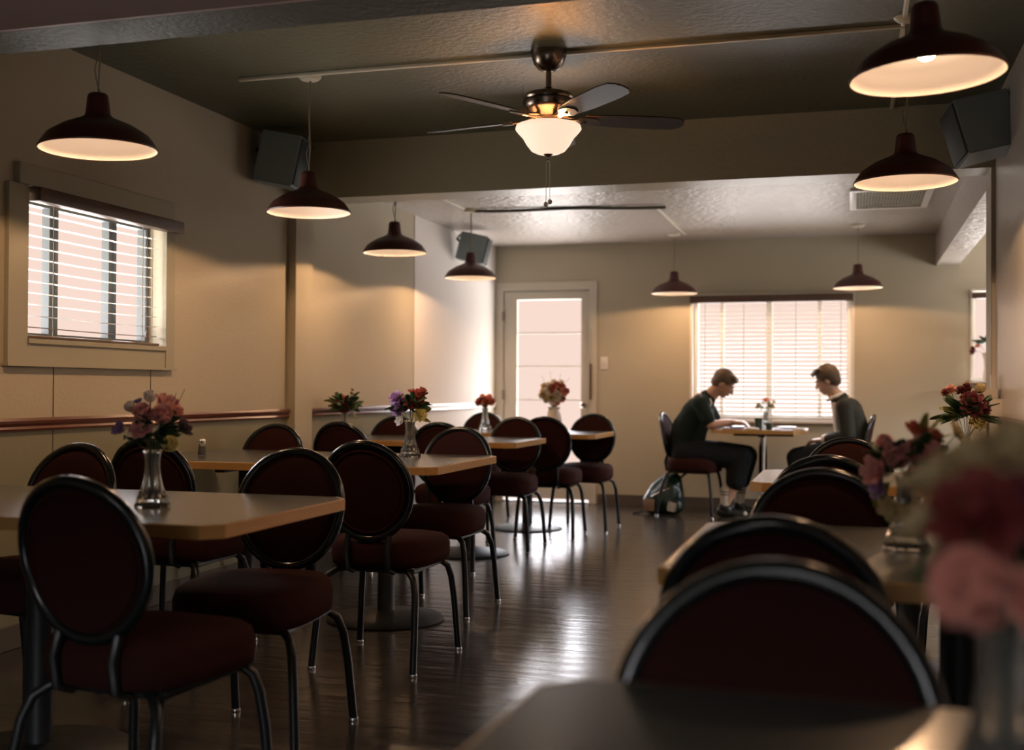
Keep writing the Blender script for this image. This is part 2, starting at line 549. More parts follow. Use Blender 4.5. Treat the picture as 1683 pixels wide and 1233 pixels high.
bx(bm, XL - 0.001, XL + 0.018, 3.98, 4.98, 1.175, 1.272, bev=0.003)         # bottom board
bx(bm, XL - 0.001, XL + 0.034, 3.85, 5.06, 1.168, 1.178)
struct('window_casing', bm, TRIM, parent=w1)
bm = B(); bx(bm, XL - 0.15, XL + 0.03, 3.98, 4.98, 1.265, 1.285)
struct('window_sill', bm, TRIM, parent=w1)
def blind_y(parent, x, y0, y1, ztop, zbot, n, tilt, sag, m=SLAT):
    root = parent
    bm = B()
    for i in range(n):
        z = zbot + 0.012 + (ztop - zbot - 0.03) * (i + 0.5) / n
        segs = 10
        s = 0.0115
        pts = []
        ph = rnd.uniform(-0.4, 0.4)
        for k in range(segs + 1):
            y = y0 + (y1 - y0) * k / segs
            dz = -sag * math.sin(PI * (k / segs)) * (0.6 + 0.4 * rnd.random()) + 0.0012 * math.sin(6 * k / segs + ph)
            pts.append((y, z + dz))
        ca, sa = math.cos(tilt) * s, math.sin(tilt) * s
        top = [[bm.verts.new((x + q * ca, y, zz + q * sa + (0.0016 if q == 0 else 0))) for q in (-1, 0, 1)] for y, zz in pts]
        bot = [[bm.verts.new((x + q * ca, y, zz + q * sa - 0.0006 + (0.0016 if q == 0 else 0))) for q in (-1, 0, 1)] for y, zz in pts]
        for a, b, c, d in zip(top[:-1], top[1:], bot[:-1], bot[1:]):
            for j in range(2):
                bm.faces.new((a[j], b[j], b[j + 1], a[j + 1]))
                bm.faces.new((c[j], c[j + 1], d[j + 1], d[j]))
            bm.faces.new((a[0], c[0], d[0], b[0])); bm.faces.new((a[2], b[2], d[2], c[2]))
        for e, g in ((top[0], bot[0]), (top[-1], bot[-1])):
            for j in range(2):
                bm.faces.new((e[j], e[j + 1], g[j + 1], g[j]))
    obj('slats', bm, m, root, smooth=False)
bl1 = thing('venetian_blind', 'pale venetian blind under a brown wooden headrail on the left wall window', 'blind', (XL, 4.48, 1.88), 0)
bl1.location = (0, 0, 0)
blind_y(bl1, XL - 0.02, 3.99, 4.965, 1.865, 1.30, 11, R(6), 0.006)
bm = B(); bx(bm, XL + 0.0, XL + 0.062, 4.0, 5.075, 1.862, 1.922, bev=0.006)
obj('headrail', bm, DARKWOOD, bl1)
bm = B(); bx(bm, XL - 0.032, XL - 0.006, 3.99, 4.965, 1.289, 1.301, bev=0.003)
obj('bottom_rail', bm, DARKWOOD, bl1)
for y in (4.17, 4.82, 4.90):
    bm = B(); add_tube(bm, [(XL - 0.007, y, 1.87), (XL - 0.007, y, 1.30)], 0.0018, 6)
    obj('ladder_cord', bm, CORD, bl1)
bm = B(); add_tube(bm, [(XL + 0.008, 4.835, 1.87), (XL + 0.008, 4.835, 1.36)], 0.002, 6)
add_lathe(bm, [(0.003, 0.045), (0.008, 0.03), (0.011, 0.0)], 10, Matrix.Translation((XL + 0.008, 4.835, 1.315)))
obj('pull_cord', bm, DARKWOOD, bl1)
# outdoor posts seen through the left window are part of the window surround
# back window
w2 = thing('window_2', 'wide back wall window with white inner trim', None); w2['kind'] = 'structure'
bm = B(); frame_xz(bm, YB + 0.08, YB + 0.13, -1.415, -0.005, 0.81, 1.94, 0.045)
bx(bm, -1.17, -1.135, YB + 0.09, YB + 0.12, 0.85, 1.90); bx(bm, -0.755, -0.70, YB + 0.085, YB + 0.125, 0.85, 1.90); bx(bm, -0.30, -0.265, YB + 0.09, YB + 0.12, 0.85, 1.90)
struct('window_frame', bm, WTRIM, parent=w2)
bm = B(); frame_xz(bm, YB - 0.012, YB + 0.08, -1.435, 0.015, 0.79, 1.955, 0.022)
struct('window_casing', bm, WTRIM, parent=w2)
bm = B(); bx(bm, -1.45, 0.03, YB - 0.05, YB + 0.10, 0.785, 0.812, bev=0.004)
struct('window_sill', bm, WTRIM, parent=w2)
bl2 = thing('venetian_blind', 'closed-up pale venetian blind with brown valance behind the two seated people', 'blind', (0, 0, 0))
def blind_x(parent, y, x0, x1, ztop, zbot, n, tilt):
    bm = B()
    for i in range(n):
        z = zbot + 0.015 + (ztop - zbot - 0.03) * (i + 0.5) / n
        add_box(bm, ((x0 + x1) / 2, y, z), (x1 - x0, 0.0245, 0.0008), (tilt, 0, 0))
    obj('slats', bm, SLAT, parent, smooth=False)
blind_x(bl2, YB + 0.03, -1.385, -0.035, 1.885, 0.83, 27, R(10))
bm = B(); bx(bm, -1.43, 0.005, YB - 0.075, YB - 0.014, 1.872, 1.938, bev=0.006)
obj('valance', bm, DARKWOOD, bl2)
bm = B(); bx(bm, -1.385, -0.035, YB + 0.018, YB + 0.042, 0.822, 0.838, bev=0.003)
obj('bottom_rail', bm, WTRIM, bl2)
for x in (-1.30, -0.95, -0.49, -0.10):
    bm = B(); add_tube(bm, [(x, YB + 0.016, 1.89), (x, YB + 0.016, 0.83)], 0.002, 6)
    obj('ladder_cord', bm, CORD, bl2)
# side window, mostly behind the right post
w3 = thing('window_3', 'narrow visible strip of bright window beyond the right post', None); w3['kind'] = 'structure'
bm = B(); frame_xz(bm, YB + 0.08, YB + 0.13, 0.985, 2.385, 1.17, 1.945, 0.035); bx(bm, 1.66, 1.70, YB + 0.09, YB + 0.12, 1.2, 1.9)
struct('window_frame', bm, WTRIM, parent=w3)
bm = B(); frame_xz(bm, YB - 0.010, YB + 0.08, 0.97, 2.40, 1.155, 1.96, 0.018)
struct('window_casing', bm, WTRIM, parent=w3)
bm = B(); bx(bm, 0.96, 2.41, YB - 0.26, YB + 0.10, 1.15, 1.172, bev=0.004)
struct('window_sill', bm, WTRIM, parent=w3)
bl3 = thing('rolled_blind', 'rolled brown blind at the top of the window behind the right post', 'blind', (0, 0, 0))
bm = B(); bx(bm, 0.985, 2.385, YB - 0.06, YB - 0.012, 1.875, 1.925, bev=0.006)
obj('valance', bm, DARKWOOD, bl3)
# unseen side room window, added to light the left wall's far end
w4 = thing('added_window_4', 'unseen side room window added for daylight', None); w4['kind'] = 'structure'
bm = B(); frame_yz(bm, 3.74, 3.80, 7.6, 10.2, 0.5, 2.2, 0.05); bx(bm, 3.75, 3.79, 8.87, 8.93, 0.55, 2.15)
struct('window_frame', bm, WTRIM, parent=w4)

w5 = thing('added_window_5', 'unseen window added behind the viewer for daylight', None); w5['kind'] = 'structure'  # unseen opening, added to light the near chairs, flowers and beam
bm = B(); frame_xz(bm, Y0 - 0.13, Y0 - 0.08, -1.9, -0.1, 1.0, 2.1, 0.04); bx(bm, -1.02, -0.98, Y0 - 0.12, Y0 - 0.09, 1.04, 2.06)
struct('window_frame', bm, WTRIM, parent=w5)
# eave over the back windows and door; left overhang added to block high sky
bm = B(); bx(bm, XL - 0.3, 4.0, YB + 0.15, YB + 1.35, 2.30, 2.42); bx(bm, XL - 0.3, 4.0, YB + 1.30, YB + 1.35, 2.16, 2.30); bx(bm, XL - 1.1, XL - 0.15, 3.0, 6.0, 2.10, 2.18)
struct('trim_eave_and_sky_block', bm, TRIM)

# ------------------------------------------------------------------ back door
d1 = thing('door_1', 'cream door with a tall sheer-covered glass pane', None); d1['kind'] = 'structure'
bm = B()
dy0, dy1 = YB + 0.01, YB + 0.055
gx0, gx1, gz0, gz1 = -3.10, -2.465, 0.34, 1.935
bx(bm, DX0 + 0.006, gx0, dy0, dy1, 0.034, 2.012); bx(bm, gx1, DX1 - 0.006, dy0, dy1, 0.034, 2.012)
bx(bm, gx0, gx1, dy0, dy1, 0.034, gz0); bx(bm, gx0, gx1, dy0, dy1, gz1, 2.012)
struct('door_leaf', bm, DOORM, parent=d1)
bm = B()
for k in range(1, 5):
    z = gz1 - k * 0.32
    bx(bm, gx0, gx1, dy0 + 0.012, dy1 - 0.012, z - 0.006, z + 0.006)
struct('muntin', bm, WTRIM, parent=d1)
bm = B()
bx(bm, XL + 0.005, DX0, YB - 0.014, YB + 0.10, 0, 2.10); bx(bm, DX1, DX1 + 0.075, YB - 0.014, YB + 0.10, 0, 2.10); bx(bm, DX0, DX1, YB - 0.014, YB + 0.10, 2.02, 2.10)
struct('door_casing', bm, DOORM, parent=d1)
bm = B(); add_lathe(bm, [(0.012, 0), (0.012, 0.04), (0.028, 0.05), (0.03, 0.07), (0.018, 0.085)], 14, Matrix.Translation((-2.432, dy0, 0.93)) @ Matrix.Rotation(R(90), 4, 'X'))
struct('door_knob', bm, PEWTER, parent=d1)
bm = B()
for z in (0.25, 1.02, 1.78):
    bx(bm, DX0 - 0.008, DX0 + 0.010, YB - 0.02, YB + 0.005, z - 0.045, z + 0.045)
struct('door_hinge', bm, PEWTER, parent=d1)
bm = B(); bx(bm, DX0, DX1, YB - 0.03, YB + 0.12, 0.0, 0.012)
struct('door_threshold', bm, CHROME, parent=d1)
bm = B(); bx(bm, DX1 + 0.010, DX1 + 0.028, YB - 0.028, YB - 0.014, 0.98, 1.32); add_tube(bm, [(DX1 + 0.02, YB - 0.03, 1.32), (DX1 + 0.02, YB - 0.035, 1.65)], 0.002, 6)
tag(obj('door_latch', bm, DARKWOOD), 'thin dark latch chain hanging on the right casing of the back door', 'latch')
# light switch on back wall
bm = B(); bx(bm, -2.275, -2.205, YB - 0.007, YB, 1.265, 1.385, bev=0.003)
ls = tag(obj('light_switch', bm, WTRIM), 'small cream light switch plate on the back wall right of the door', 'light switch')
bm = B(); bx(bm, -2.247, -2.233, YB - 0.014, YB - 0.006, 1.31, 1.34)
obj('switch_toggle', bm, WTRIM, ls)

# ------------------------------------------------------------------ ceiling fittings
bm = B(); bx(bm, -2.84, 0.20, 4.870, 4.892, ZF - 0.016, ZF, bev=0.003)
tag(obj('cable_raceway', bm, CORDW), 'long pale cable raceway running across the front ceiling behind the fan', 'raceway')
bm = B(); bx(bm, 0.185, 0.205, 4.893, 6.30, ZF - 0.014, ZF, bev=0.003)
tag(obj('cable_raceway', bm, CORDW), 'pale raceway going from the near right lamp to the middle beam', 'raceway')
bm = B(); bx(bm, 0.185, 0.205, 2.9, 4.869, ZF - 0.014, ZF, bev=0.003)
tag(obj('cable_raceway', bm, CORDW), 'short bright raceway on the ceiling above the topmost right lamp', 'raceway')
bm = B(); bx(bm, -2.83, -2.81, 6.55, 8.15, ZB - 0.012, ZB, bev=0.003)
tag(obj('cable_raceway', bm, CORDW), 'pale raceway on the glossy back ceiling by the left wall lamps', 'raceway')
bm = B(); bx(bm, -1.42, -1.40, 8.5, 10.0, ZB - 0.012, ZB, bev=0.003)
tag(obj('cable_raceway', bm, CORDW), 'faint raceway on the back ceiling leading to the lamp left of the wide window', 'raceway')
bm = B()
pts = []
for k in range(31):
    t = k / 30
    pts.append((-2.79 + 1.46 * t, 8.22 + 0.20 * t + 0.014 * math.sin(5 * t + 1) , ZB - 0.014 - 0.004 * math.sin(9 * t)))
add_tube(bm, pts, 0.012, 8)
tag(obj('conduit', bm, CONDUIT), 'dark slightly wavy conduit across the glossy back ceiling', 'conduit')

# vent
vt = thing('ceiling_vent', 'white framed ceiling vent with a dark square grid above the right lamps', 'vent', (0.25, 8.45, ZB))
bm = B()
for a, b, c, d in ((-0.27, 0.27, -0.42, -0.37), (-0.27, 0.27, 0.37, 0.42), (-0.27, -0.225, -0.37, 0.37), (0.225, 0.27, -0.37, 0.37)):
    bx(bm, a, b, c, d, -0.022, 0.0, bev=0.003)
obj('frame', bm, WTRIM, vt)
bm = B(); bx(bm, -0.225, 0.225, -0.37, 0.37, -0.006, -0.001)
obj('backing', bm, BLACKM, vt)
bm = B()
for i in range(1, 22):
    x = -0.225 + 0.45 * i / 22
    bx(bm, x - 0.0028, x + 0.0028, -0.37, 0.37, -0.014, -0.008)
for i in range(1, 8):
    y = -0.37 + 0.74 * i / 8
    bx(bm, -0.225, 0.225, y - 0.006, y + 0.006, -0.018, -0.010)
obj('grid', bm, CORDW, vt, smooth=False)

# ------------------------------------------------------------------ pendant lamps
def make_lamp():
    t = thing('pendant_lamp', '', 'lamp', group='dark enamel pendant lamps')
    out = [(0.198, 0.0), (0.200, 0.006), (0.196, 0.012), (0.180, 0.036), (0.170, 0.050), (0.150, 0.064), (0.118, 0.084), (0.080, 0.100), (0.052, 0.112), (0.043, 0.122), (0.040, 0.140), (0.036, 0.178), (0.034, 0.190), (0.028, 0.196)]
    inn = [(0.024, 0.170), (0.036, 0.120), (0.060, 0.100), (0.110, 0.080), (0.146, 0.060), (0.168, 0.044), (0.190, 0.010), (0.196, 0.001)]
    bm = B()
    add_lathe(bm, out, 40, mi=0, cap0=False, cap1=True)
    add_lathe(bm, inn, 40, mi=1, cap0=True, cap1=False)
    o_ = obj('lamp_shade', bm, (SHADE, ENAMEL), t, ang=50)
    bm = B()
    add_lathe(bm, [(0.014, 0.12), (0.016, 0.110), (0.027, 0.094), (0.031, 0.076), (0.026, 0.058), (0.014, 0.048), (0.003, 0.046)], 16)
    obj('light_bulb', bm, BULBM, t)
    ld = bpy.data.lights.new('lamp_light', 'SPOT')
    ld.energy = SPOT_W
    ld.color = SPOT
    ld.spot_size = R(166)
    ld.spot_blend = 0.10
    ld.shadow_soft_size = 0.03
    lo = bpy.data.objects.new('lamp_light', ld)
    COL.objects.link(lo)
    lo.parent = t
    lo.location = (0, 0, 0.024)
    return t
LAMPS = [  # x, y, rim z, cord top z, tilt about view axis (deg), label
    (-2.506, 3.367, 1.905, ZF, 1.0, 'dark maroon pendant lamp nearest the front left window'),
    (-2.49, 4.93, 1.918, ZF, 0.5, 'second dark pendant lamp of the left row, hanging in front of the left speaker'),
    (-2.74, 6.60, 1.925, ZB, 0.5, 'third pendant lamp of the left row, just past the beam'),
    (-2.80, 8.25, 1.925, ZB, 0.0, 'farthest pendant lamp of the left row, in front of the small far speaker'),
    (0.188, 3.20, 1.918, ZF, 2.0, 'largest nearest pendant lamp at the top right, with its bulb showing'),
    (0.200, 4.787, 1.912, ZF, 0.0, 'second pendant lamp on the right, hanging before the ceiling vent'),
    (-1.499, 9.97, 1.920, ZB, 0.0, 'far pendant lamp above the left end of the wide window'),
    (0.041, 9.80, 1.925, ZB, 0.5, 'far pendant lamp above the right end of the wide window'),
]
base_lamp = make_lamp()
for i, (x, y, z, zt, tl, lab) in enumerate(LAMPS):
    L = base_lamp if i == 0 else copy_tree(base_lamp)
    L.location = (x, y, z)
    L['label'] = lab
    h = zt - z
    tlr = R(tl)
    # tilt around the horizontal direction away from the viewer
    L.rotation_euler = Matrix.Rotation(-tlr, 3, Vector((math.sin(math.atan2(x, y)), math.cos(math.atan2(x, y)), 0))).to_euler()
    Mi = L.rotation_euler.to_matrix().inverted()
    tops = V(0, 0, 0.195)
    endp = Mi @ V(0, 0, h - 0.012)
    for o_name in ('cord', 'ceiling_canopy'):
        bm = B()
        if o_name == 'cord':
            mid = (tops + endp) / 2
            add_tube(bm, [tops, tops.lerp(endp, 0.25) + Mi @ V(0.006, 0, 0), tops.lerp(endp, 0.5), endp], 0.0026, 6)
            add_tube(bm, [tops + V(0.010, 0, 0), tops + V(-0.006, 0, 0.05), tops + V(-0.012, 0, 0.09), tops + V(0.006, 0, 0.14), tops + V(0.0, 0, 0.17)], 0.002, 6)
            ob = obj('cord', bm, CORD, L)
        else:
            Mm = Matrix.Translation(endp) @ Mi.to_4x4()
            k_ = 0.5 if i in (4, 5) else 1.0
            add_lathe(bm, [(0.055 * k_, 0.012), (0.055 * k_, 0.002), (0.042 * k_, -0.010), (0.01, -0.014)], 20, Mm)
            ob = obj('ceiling_canopy', bm, CORDW, L)

# ------------------------------------------------------------------ ceiling fan
FX, FY = -1.290, 4.86
fan = thing('ceiling_fan', 'five-blade ceiling fan with pewter motor and lit frosted bowl', 'ceiling fan', (FX, FY, ZF))
bm = B(); add_lathe(bm, [(0.022, -0.088), (0.045, -0.080), (0.066, -0.055), (0.078, -0.02), (0.080, 0.0)], 28)
obj('canopy', bm, PEWTER, fan)
bm = B(); add_lathe(bm, [(0.013, -0.175), (0.013, -0.08)], 14)
obj('downrod', bm, PEWTER, fan)
bm = B(); add_lathe(bm, [(0.035, -0.300), (0.070, -0.292), (0.078, -0.275), (0.100, -0.262), (0.112, -0.245), (0.114, -0.222), (0.108, -0.216), (0.112, -0.208), (0.104, -0.192), (0.070, -0.180), (0.030, -0.172), (0.018, -0.160)], 36)
obj('motor_housing', bm, PEWTER, fan)
bm = B(); add_lathe(bm, [(0.050, -0.336), (0.054, -0.325), (0.034, -0.315), (0.032, -0.296)], 28)
obj('light_kit', bm, PEWTER, fan)
bm = B()
po = [(0.006, -0.458), (0.050, -0.452), (0.075, -0.440), (0.095, -0.415), (0.112, -0.385), (0.135, -0.360), (0.146, -0.345), (0.142, -0.330), (0.128, -0.325)]
add_lathe(bm, po, 36, cap0=True, cap1=False)
obj('glass_bowl', bm, BOWLM, fan)
bm = B()
for k in range(3):
    a = 2 * PI * k / 3 + 0.6
    add_ball(bm, (0.055 * math.cos(a), 0.055 * math.sin(a), -0.362), 0.022, seg=10)
obj('light_bulb', bm, mat('glowing_fan_bulb', (1, 1, 1), 0.5, emit=((1.0, 0.42, 0.13), 420.0)), fan)
bm = B(); add_lathe(bm, [(0.002, -0.485), (0.006, -0.478), (0.005, -0.470), (0.014, -0.462), (0.022, -0.456)], 14)
obj('finial', bm, PEWTER, fan)
for k, (dx, L_) in enumerate(((-0.020, 0.31), (0.018, 0.30))):
    bm = B()
    add_tube(bm, [(0, 0, -0.48), (dx * 0.4, 0, -0.49), (dx * 0.5, 0, -0.668 + k * 0.008)], 0.0012, 5)
    add_ball(bm, (dx * 0.5, 0, -0.676 + k * 0.010), 0.010, s=(1, 1, 1.2), seg=10)
    obj('pull_chain', bm, CORDW, fan)
for k in range(5):
    a = R(25 + 72 * k)
    M = Matrix.Rotation(a, 4, 'Z') @ Matrix.Translation((0, 0, -0.297)) @ Matrix.Rotation(R(-12), 4, 'X')
    bm = B()
    outl = [(0.165, -0.045), (0.30, -0.058), (0.50, -0.062), (0.585, -0.055), (0.612, -0.030), (0.618, 0.0), (0.612, 0.030), (0.585, 0.055), (0.50, 0.062), (0.30, 0.058), (0.165, 0.045)]
    add_prism(bm, outl, -0.003, 0.003, M=M)
    bl_ = obj('blade', bm, BLADE, fan)
    bm = B()
    add_prism(bm, [(0.05, -0.016), (0.12, -0.012), (0.16, -0.040), (0.215, -0.030), (0.235, 0.0), (0.215, 0.030), (0.16, 0.040), (0.12, 0.012), (0.05, 0.016)], -0.010, -0.004, M=M)
    add_tube(bm, [M @ V(0.05, 0, 0.012), M @ V(0.12, 0, 0.0), M @ V(0.17, 0, -0.008)], 0.009, 8)
    obj('blade_bracket', bm, PEWTER, bl_)

# ------------------------------------------------------------------ speakers
def make_speaker(label, loc, rot, size, bracket):
    t = thing('wall_speaker', label, 'speaker', loc, group='boxy wall speakers near the ceiling')
    t.rotation_euler = rot
    w, d, h = size
    bm = B()
    # tapered cabinet, front towards -Y
    o_ = [(-w / 2, -d / 2), (w / 2, -d / 2), (w * 0.40, d / 2), (-w * 0.40, d / 2)]
    add_prism(bm, o_, -h / 2, h / 2)
    bmesh.ops.bevel(bm, geom=list(bm.edges), offset=0.006, segments=2, affect='EDGES')
    obj('cabinet', bm, SPEAKER, t)
    bm = B(); add_box(bm, (0, -d / 2 - 0.004, 0), (w * 0.90, 0.012, h * 0.92), bev=0.004)
    obj('grille', bm, GRILLE, t)
    bm = B(); add_tube(bm, [(0, d / 2 - 0.01, 0.02)] + bracket, 0.010, 8)
    obj('bracket', bm, BLACKM, t)
    return t
make_speaker('blue-grey wall speaker on the left wall behind the second pendant lamp', (-3.14, 5.88, 2.385), (R(12), 0, R(100)), (0.22, 0.24, 0.29), [(0.0, 0.16, 0.03), (0.10, 0.19, 0.06)])
make_speaker('blue-grey wall speaker high on the right wall beside the post', (0.585, 5.80, 2.330), (R(14), R(-8), R(-80)), (0.24, 0.26, 0.27), [(0.0, 0.16, 0.06), (-0.06, 0.17, 0.16)])
make_speaker('smallest far wall speaker, behind the last lamp of the left row', (-3.13, 9.30, 2.285), (R(14), 0, R(98)), (0.22, 0.24, 0.24), [(0.0, 0.16, 0.05), (0.10, 0.165, 0.10)])

# ------------------------------------------------------------------ chairs
SEATZ = 0.492
def make_chair():
    """local: front +Y, origin on the floor under the seat centre"""
    t = thing('banquet_chair', '', 'chair', group='oval-back maroon banquet chairs')
    a_, b_ = 0.177, 0.188          # half-width and half-height of the ring centre line
    cz = 0.688
    tilt = R(11)
    def bp(u, v, w=0.0):           # back plane: u across, v up along back, w normal (towards rear)
        # slight concave curve across the width
        y = -0.228 - v * math.sin(tilt) - w * math.cos(tilt) - 0.035 * (1 - (u / a_) ** 2) * 0.6
        z = cz + v * math.cos(tilt) - w * math.sin(tilt)
        return V(u, y, z)
    bm = B()
    N = 44
    def ov(th, k=1.0):
        s, c = math.sin(th), math.cos(th)
        u = a_ * k * s * (1 + 0.04 * c)
        v = b_ * k * c
        return u, v
    add_tube(bm, [bp(*ov(2 * PI * i / N)) for i in range(N)], 0.0155, 10, closed=True)
    obj('back_frame', bm, RING, t, ang=60)
    bm = B()
    rows = [0.0, 0.25, 0.5, 0.75, 0.90, 0.97]
    for sgn, th_ in ((1, 0.012), (-1, 0.020)):
        prev = None
        cv = bm.verts.new(bp(0, 0, sgn * th_))
        for k in rows[1:]:
            thick = th_ * math.sqrt(max(0.0, 1 - (k / 0.985) ** 4)) * sgn
            ring = [bm.verts.new(bp(*ov(2 * PI * i / N, k), thick)) for i in range(N)]
            for i in range(N):
                if prev is None:
                    bm.faces.new((cv, ring[i], ring[(i + 1) % N]))
                else:
                    bm.faces.new((prev[i], ring[i], ring[(i + 1) % N], prev[(i + 1) % N]))
            prev = ring
        if sgn == 1: first = prev
        else:
            for i in range(N):
                bm.faces.new((first[i], prev[i], prev[(i + 1) % N], first[(i + 1) % N]))
    br_ = obj('backrest', bm, MAROON, t, ang=80)
    bm = B()
    add_tube(bm, [bp(*ov(2 * PI * i / N, 0.86), 0.009) for i in range(N)], 0.0045, 6, closed=True)
    obj('piping', bm, MAROON, br_, ang=80)
    # seat: rounded D-shape cushion
    bm = B()
    M = 40
    prev = None
    def so(th, k):
        c, s = math.cos(th), math.sin(th)
        e = 2.0 / 3.2
        x = 0.215 * k * math.copysign(abs(s) ** e, s)
        y = 0.225 * k * math.copysign(abs(c) ** e, c)
        x *= 1 + 0.06 * (y / 0.225)
        return x, y
    lay = [(0.91, -0.105), (0.98, -0.098), (1.0, -0.070), (1.0, -0.030), (0.97, -0.008), (0.88, 0.006), (0.65, 0.014), (0.35, 0.017)]
    for k, dz in lay:
        ring = []
        for i in range(M):
            x, y = so(2 * PI * i / M, k)
            ring.append(bm.verts.new((x, y, SEATZ + dz - 0.014 * max(0, y / 0.225) ** 2)))
        if prev:
            for i in range(M):
                bm.faces.new((prev[i], prev[(i + 1) % M], ring[(i + 1) % M], ring[i]))
        else:
            bm.faces.new(list(reversed(ring)))
        prev = ring
    bm.faces.new(prev)
    obj('seat', bm, MAROON, t, ang=60)
    # frame under seat
    bm = B()
    add_tube(bm, [(0.165, 0.165, 0.376), (0.165, -0.165, 0.376), (-0.165, -0.165, 0.376), (-0.165, 0.165, 0.376)], 0.011, 8, closed=True)
    obj('seat_frame', bm, BLACK, t)
    # uprights carrying the back
    for s in (-1, 1):
        bm = B()
        u0, v0 = s * 0.085, -0.165
        add_tube(bm, [V(s * 0.085, -0.170, 0.372), V(s * 0.085, -0.222, 0.39), V(s * 0.085, -0.234, 0.46), bp(u0, v0, 0.0)], [0.013, 0.013, 0.013, 0.012], 8)
        obj('back_upright', bm, BLACK, t)
    for s in (-1, 1):
        for fr in (1, -1):
            bm = B()
            if fr == 1:
                pts = [V(s * 0.120, 0.140, 0.380), V(s * 0.160, 0.155, 0.376), V(s * 0.186, 0.168, 0.355), V(s * 0.198, 0.178, 0.31), V(s * 0.208, 0.190, 0.22), V(s * 0.222, 0.205, 0.008)]
            else:
                pts = [V(s * 0.110, -0.150, 0.380), V(s * 0.150, -0.175, 0.376), V(s * 0.180, -0.200, 0.352), V(s * 0.195, -0.220, 0.30), V(s * 0.203, -0.242, 0.20), V(s * 0.210, -0.275, 0.008)]
            add_tube(bm, pts, 0.0135, 10)
            lg = obj('leg', bm, BLACK, t, ang=60)
            bm = B()
            p = pts[-1]
            add_lathe(bm, [(0.0155, 0.0), (0.017, 0.004), (0.0155, 0.012)], 12, Matrix.Translation((p.x, p.y, 0)))
            obj('glide', bm, CHROME, lg)
    return t
CH = make_chair()
# name, x of back, y of back top edge, facing (+1 towards +Y, -1 towards -Y), twist deg, label
CHAIRS = [
    (-1.695, 2.16, 1, -5, 'nearest left maroon chair with its whole oval back showing before the front left table'),
    (-2.62, 3.46, -1, -3, 'chair on the far side of the front left table under the left window'),
    (-2.66, 3.86, 1, 2, 'chair behind the purple and pink bouquet, backed against the front left table'),
    (-1.77, 3.45, -1, 3, 'chair on the far side of the front left table at its aisle end'),
    (-1.79, 3.98, 1, 0, 'chair with full oval back at the aisle end of the second left table'),
    (-3.03, 5.66, -1, 0, 'chair right under the end of the chair rail, beyond the salt shaker table'),
    (-2.90, 6.12, 1, -2, 'chair in front of the small dark bouquet by the left post'),
    (-3.10, 7.55, -1, 2, 'chair against the left wall just left of the purple and red bouquet'),
    (-2.33, 6.28, 1, 3, 'chair right of the tall purple and red bouquet, at the third left table'),
    (-1.94, 5.60, -1, -2, 'chair at the aisle corner of the second left table, seen over its top'),
    (-2.95, 9.12, -1, 0, 'farthest left chair, behind the little brick-red bouquet'),
    (-2.26, 7.72, -1, 0, 'chair tucked in at the aisle end of the third left table'),
    (-2.11, 7.86, 1, 4, 'chair silhouetted directly below the big pale bouquet at the door'),
    (-1.98, 8.95, -1, -2, 'last chair of the left rows, beside the right edge of the door'),
    (-0.085, 1.42, -1, 0, 'huge nearest chair back right behind the front grey tabletop'),
    (-0.125, 1.86, 1, 0, 'second chair back from the camera, just behind the nearest one'),
    (-0.075, 3.08, -1, 0, 'chair across the second right table, left of its glass vase'),
    (-0.075, 3.66, 1, 0, 'thin-rimmed chair back between the second and third right tables'),
    (-0.015, 5.10, -1, -2, 'right row chair nearest the seated person in the jacket'),
    (0.42, 4.12, 1, -6, 'chair behind the maroon bouquet by the right wall'),
]
def place_chair(x, y, ang, label, first):
    """x,y = position of the back's top"""
    off = Vector((0, -0.305, 0))   # local position of back top
    off.rotate(Euler((0, 0, ang)))
    c = CH if first else copy_tree(CH)
    c.location = (x - off.x, y - off.y, 0)
    c.rotation_euler = (0, 0, ang)
    c['label'] = label
    return c
for i, (x, y, f_, tw, lab) in enumerate(CHAIRS):
    place_chair(x, y, (0 if f_ > 0 else PI) + R(tw), lab, i == 0)
place_chair(-1.610, 9.92, R(-90 - 6), 'chair holding the person who leans over the far table', False)
place_chair(0.195, 9.90, R(90 - 6), 'chair of the seated person in the grey jacket', False)

